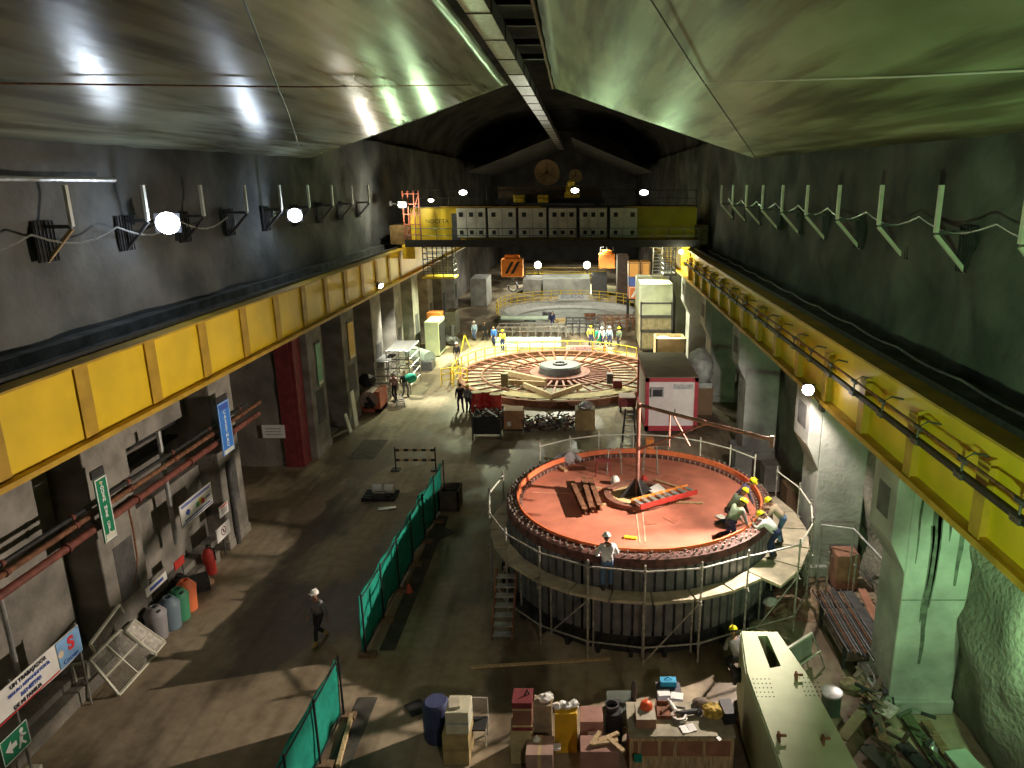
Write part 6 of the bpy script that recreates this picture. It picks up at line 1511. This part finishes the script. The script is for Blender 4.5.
    if hair:
        b2 = bmesh.new(); vs = bmesh.ops.create_uvsphere(b2, u_segments=18, v_segments=12, radius=1.0)['verts']
        for v in list(b2.verts):
            x, y, z = v.co
            v.co = HM @ Vector((x * .083, y * .099 - .006, z * .124 + .003))
            v.tag = (y > .35 and z < .45) or z < -.35
        bmesh.ops.delete(b2, geom=[v for v in b2.verts if v.tag], context='VERTS')
        mh = bpy.data.meshes.new('hair'); b2.to_mesh(mh); b2.free(); mh.materials.append(HAIR); oh = bpy.data.objects.new('hair', mh); COL.objects.link(oh); oh.parent = root
    if hat:
        q = MB(); helmet_mesh(q, .122); q.bm.transform(HM @ Matrix.Translation((0, -.004, .040)) @ Matrix.Rotation(.06, 4, 'X'))
        h = q.build('hard_hat', hat, root, smooth=True)
    return root
def at(u, v, z=0.0): return G(u, v, z)
# walker on the left
person('person in a white hard hat walking down the left walkway, grey top and dark trousers', at(321, 641), math.radians(150), 'grey', 'dark', HELW, pelvis=(0, 0, .90), feet=((-.10, .24, .08), (.10, -.26, .12)), hands=((-.27, -.10, .82), (.25, .16, .84)), lean=.05, boots=BOOTY)
# man on the walkway
p = at(607, 591, PZ)
person('person in a white shirt and jeans standing on the scaffold walkway', Vector((p.x, p.y, PZ)), math.radians(8), 'white', 'jean', HELW, lean=.12, hands=((-.2, .28, .98), (.22, .3, 1.0)), look=.35)
# five at the rim
wz = DK
def W(u, v, z): 
    p = G(u, v, z); return Vector((p.x, p.y, z))
person('yellow-helmeted person in an olive vest kneeling at the front right edge of the red deck', W(729, 536, wz), math.radians(-62), 'grey', 'navy', HELY, pelvis=(0, 0, .50), lean=.75, feet=((-.14, -.34, .06), (.14, -.30, .06)), hands=((-.10, .62, .22), (.2, .60, .15)), look=.25, vest='olive', kneel=True, kp=(0, 1, -.6))
person('yellow-helmeted person crouching close behind the olive-vested one on the red deck', W(730, 524, wz), math.radians(-70), 'dark', 'navy', HELY, pelvis=(0, 0, .50), lean=.7, feet=((-.14, -.34, .06), (.14, -.30, .06)), hands=((-.14, .58, .25), (.14, .60, .22)), look=.3, vest='olive', kneel=True, kp=(0, 1, -.6))
person('yellow-helmeted person in slate blue crouching at the far side of the group on the rim', W(737, 511, wz), math.radians(-100), 'purple', 'navy', HELY, pelvis=(0, 0, .52), lean=.65, feet=((-.14, -.30, .06), (.14, -.28, .06)), hands=((-.14, .55, .25), (.20, .55, .22)), look=.3, kneel=True, kp=(0, 1, -.6))
person('yellow-helmeted person in a white T-shirt leaning over the rim from the walkway', Vector((*(SC + pr(-33, 4.74, 0)).xy, PZ)), math.radians(58), 'white', 'navy', HELY, lean=.85, pelvis=(0, -.02, .88), hands=((-.16, .68, 1.12), (.18, .68, 1.10)), look=.2)
person('yellow-helmeted person in tan shirt and jeans leaning in beyond the white T-shirt', Vector((*(SC + pr(-21, 4.74, 0)).xy, PZ)), math.radians(66), 'tan', 'jean', HELY, lean=.75, hands=((-.18, .60, 1.12), (.18, .62, 1.1)), look=.3)
# one under the walkway
p = at(748, 632); person('person with a yellow hard hat crouching under the right part of the walkway', Vector((4.25, 17.25, 0)), math.radians(10), 'grey', 'dark', HELY, pelvis=(0, 0, .48), lean=.6, feet=((-.14, -.1, .08), (.14, .06, .08)), hands=((-.15, .45, .45), (.16, .45, .4)), look=.2)
# far groups
FG = [(395.5, 399.5, 'pink', 'dark', None, 172, 'person in a pinkish jacket and dark trousers, left of the pair by the yellow rail', None),
      (405.5, 396.5, 'dark', 'grey', None, -140, 'person in black carrying a green bundle, right of the pair by the yellow rail', None),
      (421 + 40, 411, 'dark', 'navy', None, 20, 'person in dark clothes standing left of the red drums', None),
      (468, 413, 'grey', 'dark', HELY, -20, 'person in a grey jacket right beside the red drums', None),
      (457.5, 364.5, 'dark', 'tan', HELW, 170, 'person in a dark vest and white hard hat walking along the left walkway', 'dark'),
      (475, 340.5, 'sky', 'jean', HELW, 160, 'person in pale blue with a white hard hat on the bright floor', None),
      (484.5, 340.5, 'dark', 'dark', None, -120, 'small person in dark clothes right of the pale blue one', None),
      (494.5, 346, 'blue', 'navy', None, 150, 'person in bright blue at the left end of the mint pipes', None),
      (503, 350.5, 'yel', 'navy', HELY, 170, 'person in a yellow vest in front of the mint pipes', None),
      (590.5, 345.5, 'yel', 'navy', HELY, -160, 'person in yellow at the left of the banner group', None),
      (603, 346.5, 'white', 'navy', HELW, 150, 'person in white crouching over in the banner group', None),
      (609, 346.5, 'sky', 'navy', HELW, 200, 'person in a pale blue shirt at the right of the banner group', None),
      (619, 347.5, 'olive', 'dark', HELY, 140, 'person in dull green at the far right of the banner group', None),
      (552.5, 329, 'navy', 'navy', None, 180, 'person in dark blue working among the racks before the grey pit ring', None),
      (600, 346.0, 'green', 'green', None, 90, 'person in green bending down behind the pale banner', None)]
for i, (u, v, sh, tr_, ht, rz, lb, vs) in enumerate(FG):
    p = at(u, v); R2 = random.Random(i + 40); st_ = R2.uniform(.04, .2)
    ln = .75 if 'bending' in lb else (.35 if 'crouching' in lb else R2.uniform(.02, .12))
    person(lb, p, math.radians(rz), sh, tr_, ht, lean=ln, pelvis=(0, 0, .90), feet=((-.11, st_, .08), (.11, -st_, .09)), hands=((-.24, .15 + (.3 if ln > .3 else 0), .85 - ln * .25), (.25, .05 + (.35 if ln > .3 else 0), .86 - ln * .2)), vest=vs, skin=i % 2)
p = at(408, 396.5); q = MB(); q.ico((0, 0, 0), .34, 2, (1.1, .7, 1.0), .03)
a = Yp(411, 378, at(405.5, 396.5).y - .25)
tag(q.build('green_bundle', mat('bundle_green', (.03, .42, .27), .7, var=.2), loc=a, smooth=True), 'green bundle carried by the person in black', 'bundle')
# ================= lamps and light =================
def floodlight(name, label, pos, aim, size, m_, wall=None, group=None):
    pos = Vector(pos); d = (Vector(aim) - pos).normalized(); t = thing(name, label, 'lamp', pos, 0, group)
    Rm = d.to_track_quat('-Z', 'Y').to_matrix().to_4x4()
    q = MB(); q.box((0, 0, .10), (size * 1.2, size * 1.0, .16))
    for k in range(5): q.box((0, -size * .4 + k * size * .2, .21), (size * .9, .03, .08))
    q.bm.transform(Rm); q.build('housing', BLK, t)
    q = MB(); q.tube((0, 0, -.01), (0, 0, .02), size * .56, 28)
    if 'crane' in name: q.bm.transform(Matrix.Diagonal((1, .6, 1, 1)))
    q.bm.transform(Rm); q.build('lens', m_, t)
    if wall is not None:
        q = MB(); w_ = Vector(wall) - pos; q.tube(-d * .1, w_, .035, 8); q.box(w_, (.12, .3, .3)); q.build('arm', STL, t)
    return t
def spot(pos, aim, power, col, ang=120, blend=.6, r=.12):
    l = bpy.data.lights.new('spot_light', 'SPOT'); l.energy = power; l.color = col; l.spot_size = math.radians(ang); l.spot_blend = blend; l.shadow_soft_size = r
    o = bpy.data.objects.new('spot_light', l); COL.objects.link(o); o.location = pos; o.rotation_euler = (Vector(aim) - Vector(pos)).to_track_quat('-Z', 'Y').to_euler()
    return o
def point(pos, power, col, r=.12):
    l = bpy.data.lights.new('point_light', 'POINT'); l.energy = power; l.color = col; l.shadow_soft_size = r
    o = bpy.data.objects.new('point_light', l); COL.objects.link(o); o.location = pos
    return o
FGp = 'floodlights on the left rock wall'
P1 = Vector((-13.55, 24.2, 11.8)); P2 = Vector((-13.6, 35.1, 11.62))
floodlight('floodlight', 'largest, dazzling white floodlight on the left rock wall', P1, (-2, 4, 10.5), .62, mat('lamp_glow_cool', (.90, .96, 1.0)), (-14.7, 24.4, 11.9), FGp)
floodlight('floodlight', 'second white floodlight further along the left rock wall', P2, (-2, 6, 10.5), .55, mat('lamp_glow_cool', (.90, .96, 1.0)), (-14.7, 35.3, 11.7), FGp)
COOL = (.66, .80, 1.0); WARM = (1.0, .86, .66); GRNL = (.50, 1.0, .46); PALE = (1.0, .97, .78); YG = (.93, 1.0, .62)
point(P1 + Vector((.35, -.35, -.02)), 110, COOL, .2)
point(P2 + Vector((.35, -.35, -.02)), 100, COOL, .2)
# key lamp on the right pillar
KP = Xp(808, 390, 6.92)
floodlight('work_lamp', 'bright work lamp at the top of the lit right pillar', KP, (1.0, 9.0, 6.5), .30, mat('lamp_glow_warm', (1.0, .92, .80), emit=60, var=0), (7.5, KP.y + .3, 6.3))
spot(KP + Vector((-.16, -.05, -.12)), (-13, 19.6, 3.2), 9300, (1.0, .83, .66), 84, 1.0, .07)
spot(KP + Vector((-.16, -.1, -.2)), KP + Vector((-.66, .15, -1.03)), 1150, (1.0, .86, .74), 150, .3, .07)
spot(KP + Vector((-.3, -.1, -.1)), (4.4, 38, 1.8), 3600, (1.0, .84, .78), 34, .7, .07)
spot(KP + Vector((-.2, -.2, -.15)), (0.6, 14.6, 0), 5600, (1.0, .84, .70), 56, .6, .07)
# lamp under the left runway
LP = Xp(381, 286, -12.7)
floodlight('work_lamp', 'small white lamp below the left crane runway', LP, LP + Vector((3, -2, -2)), .32, LAMPG, LP + Vector((-.5, .2, .3)))
spot(LP + Vector((.5, -.3, -.3)), (-8.5, 48.5, 0), 4200, PALE, 112, .5, .15)
# lamps on the crane
CG = 'lamps along the bridge crane'
for (u, v, y, sz, lb, aim, pw) in ((463, 192.5, 53.0, .5, 'oval lamp above the left part of the crane', (-.12, -1, .28), 600), (575, 190.5, 53.2, .5, 'lamp beside the hoist drums on the crane', (.1, -1, .28), 900), (644, 192.5, 53.0, .55, 'oval lamp above the right part of the crane', (.05, -1, .28), 900),
                                   (431, 200.5, 53.0, .34, 'small lamp at the left end of the crane', (.2, -1, -.6), 350), (602.5, 246.5, 53.2, .55, 'lamp hanging under the middle of the crane', (0, .12, -1), 3000)):
    p = Yp(u, v, y); floodlight('crane_lamp', lb, p, p + Vector(aim), sz, LAMPG, None, CG)
    spot(p + Vector(aim).normalized() * .12, p + Vector(aim), pw, PALE if v > 240 else (.66, 1.0, .50), 150 if v > 196 else 75, .7, .12)
p = Yp(402.5, 205, 52.2); floodlight('crane_lamp', 'bright lamp on the rock beside the left end of the crane', p, p + Vector((.3, -1, -.5)), .5, LAMPG, p + Vector((-.9, .3, .1)), CG)
point(p + Vector((.1, -.5, -.1)), 420, (1, .95, .72), .15)
p = Xp(689, 252, 7.2); point((6.9, 51.6, 8.3), 120, (1, .95, .6), .1)
q = MB(); q.ico((0, 0, 0), .16, 2); tag(q.build('bulkhead_lamp', LAMPG, loc=(6.95, 52.0, 8.45)), 'little lamp at the crane end of the right runway', 'lamp')
# lamps over the far floor
for (u, v, y, lb) in ((538, 268, 100, 'far lamp, left of the two beyond the pit ring'), (587, 268, 100, 'far greenish lamp, right of the two beyond the pit ring')):
    p = Yp(u, v, y); t = thing('post_lamp', lb, 'lamp', (p.x, y, 0), 0, 'post lamps far beyond the pit ring')
    q = MB(); q.tube((p.x, y, 0), (p.x, y, p.z), .07, 8); q.build('post', STL, t, w=True); q = MB(); q.ico((p.x, y, p.z + .4), .5, 2, (1, .6, 1)); q.build('lamp_head', LAMPG, t, w=True)
    spot((p.x, y - 1.0, p.z + .6), (p.x, y - 12, -3), 2500, YG if u > 550 else PALE, 120, .5, .3)
# added spots without fixtures, over the spoked wheel and beyond (hidden by the crane)
for (x, y, z, pw, c) in ((-8.0, 57.0, 8.84, 12500, YG), (-1.5, 57.0, 8.84, 9000, PALE), (5.0, 57.0, 8.84, 8000, YG), (-3, 84, 10.0, 5500, PALE), (-2, 112, 9.5, 2600, (1, .95, .8))):
    spot((x, y, z), (x, y - (3 if y < 70 else 0), 0), pw, c, 114 if y < 70 else 140, .6, .3)
spot((1.0, 57.0, 8.9), (1.5, 72, 1.5), 6500, PALE, 110, .6, .3)  # added unseen spot, brightens the boxes and pit ring past the crane
# green mercury lamp just outside on the right, unseen warm fill spots added behind the viewer
spot((8.85, 12.3, 4.7), (9.5, 14.2, 3.5), 430, GRNL, 110, .5, .12)
spot((-1.0, -2.0, 8.6), (9.2, 17, 9.4), 6500, (.55, 1.0, .42), 58, .8, .2)
spot((4.0, -2.0, 12.0), (1.6, 14.6, 0), 1700, (1.0, .88, .72), 60, .6, .3)
spot((-9.0, -3.0, 12.0), (-11, 19, 2), 60, (1.0, .84, .62), 70, .7, .3)
W_ = bpy.data.worlds.new('cavern_air'); S.world = W_; W_.use_nodes = True
W_.node_tree.nodes['Background'].inputs[0].default_value = (.75, .85, .9, 1); W_.node_tree.nodes['Background'].inputs[1].default_value = .004
# ================= camera and view =================
cd = bpy.data.cameras.new('camera'); co = bpy.data.objects.new('camera', cd); COL.objects.link(co); S.camera = co
cd.sensor_width = 36; cd.lens = F / 1024 * 36; cd.shift_x = -(CX - 512) / 1024; cd.clip_start = .1; cd.clip_end = 400
co.location = (0, 0, H); co.rotation_euler = (PI / 2 - PIT, 0, 0)
S.view_settings.view_transform = 'Standard'; S.view_settings.look = 'None'; S.view_settings.exposure = 0.0; S.view_settings.gamma = 1.0; S.view_settings.use_curve_mapping = False
try: S.cycles.use_denoising = True
except Exception: pass
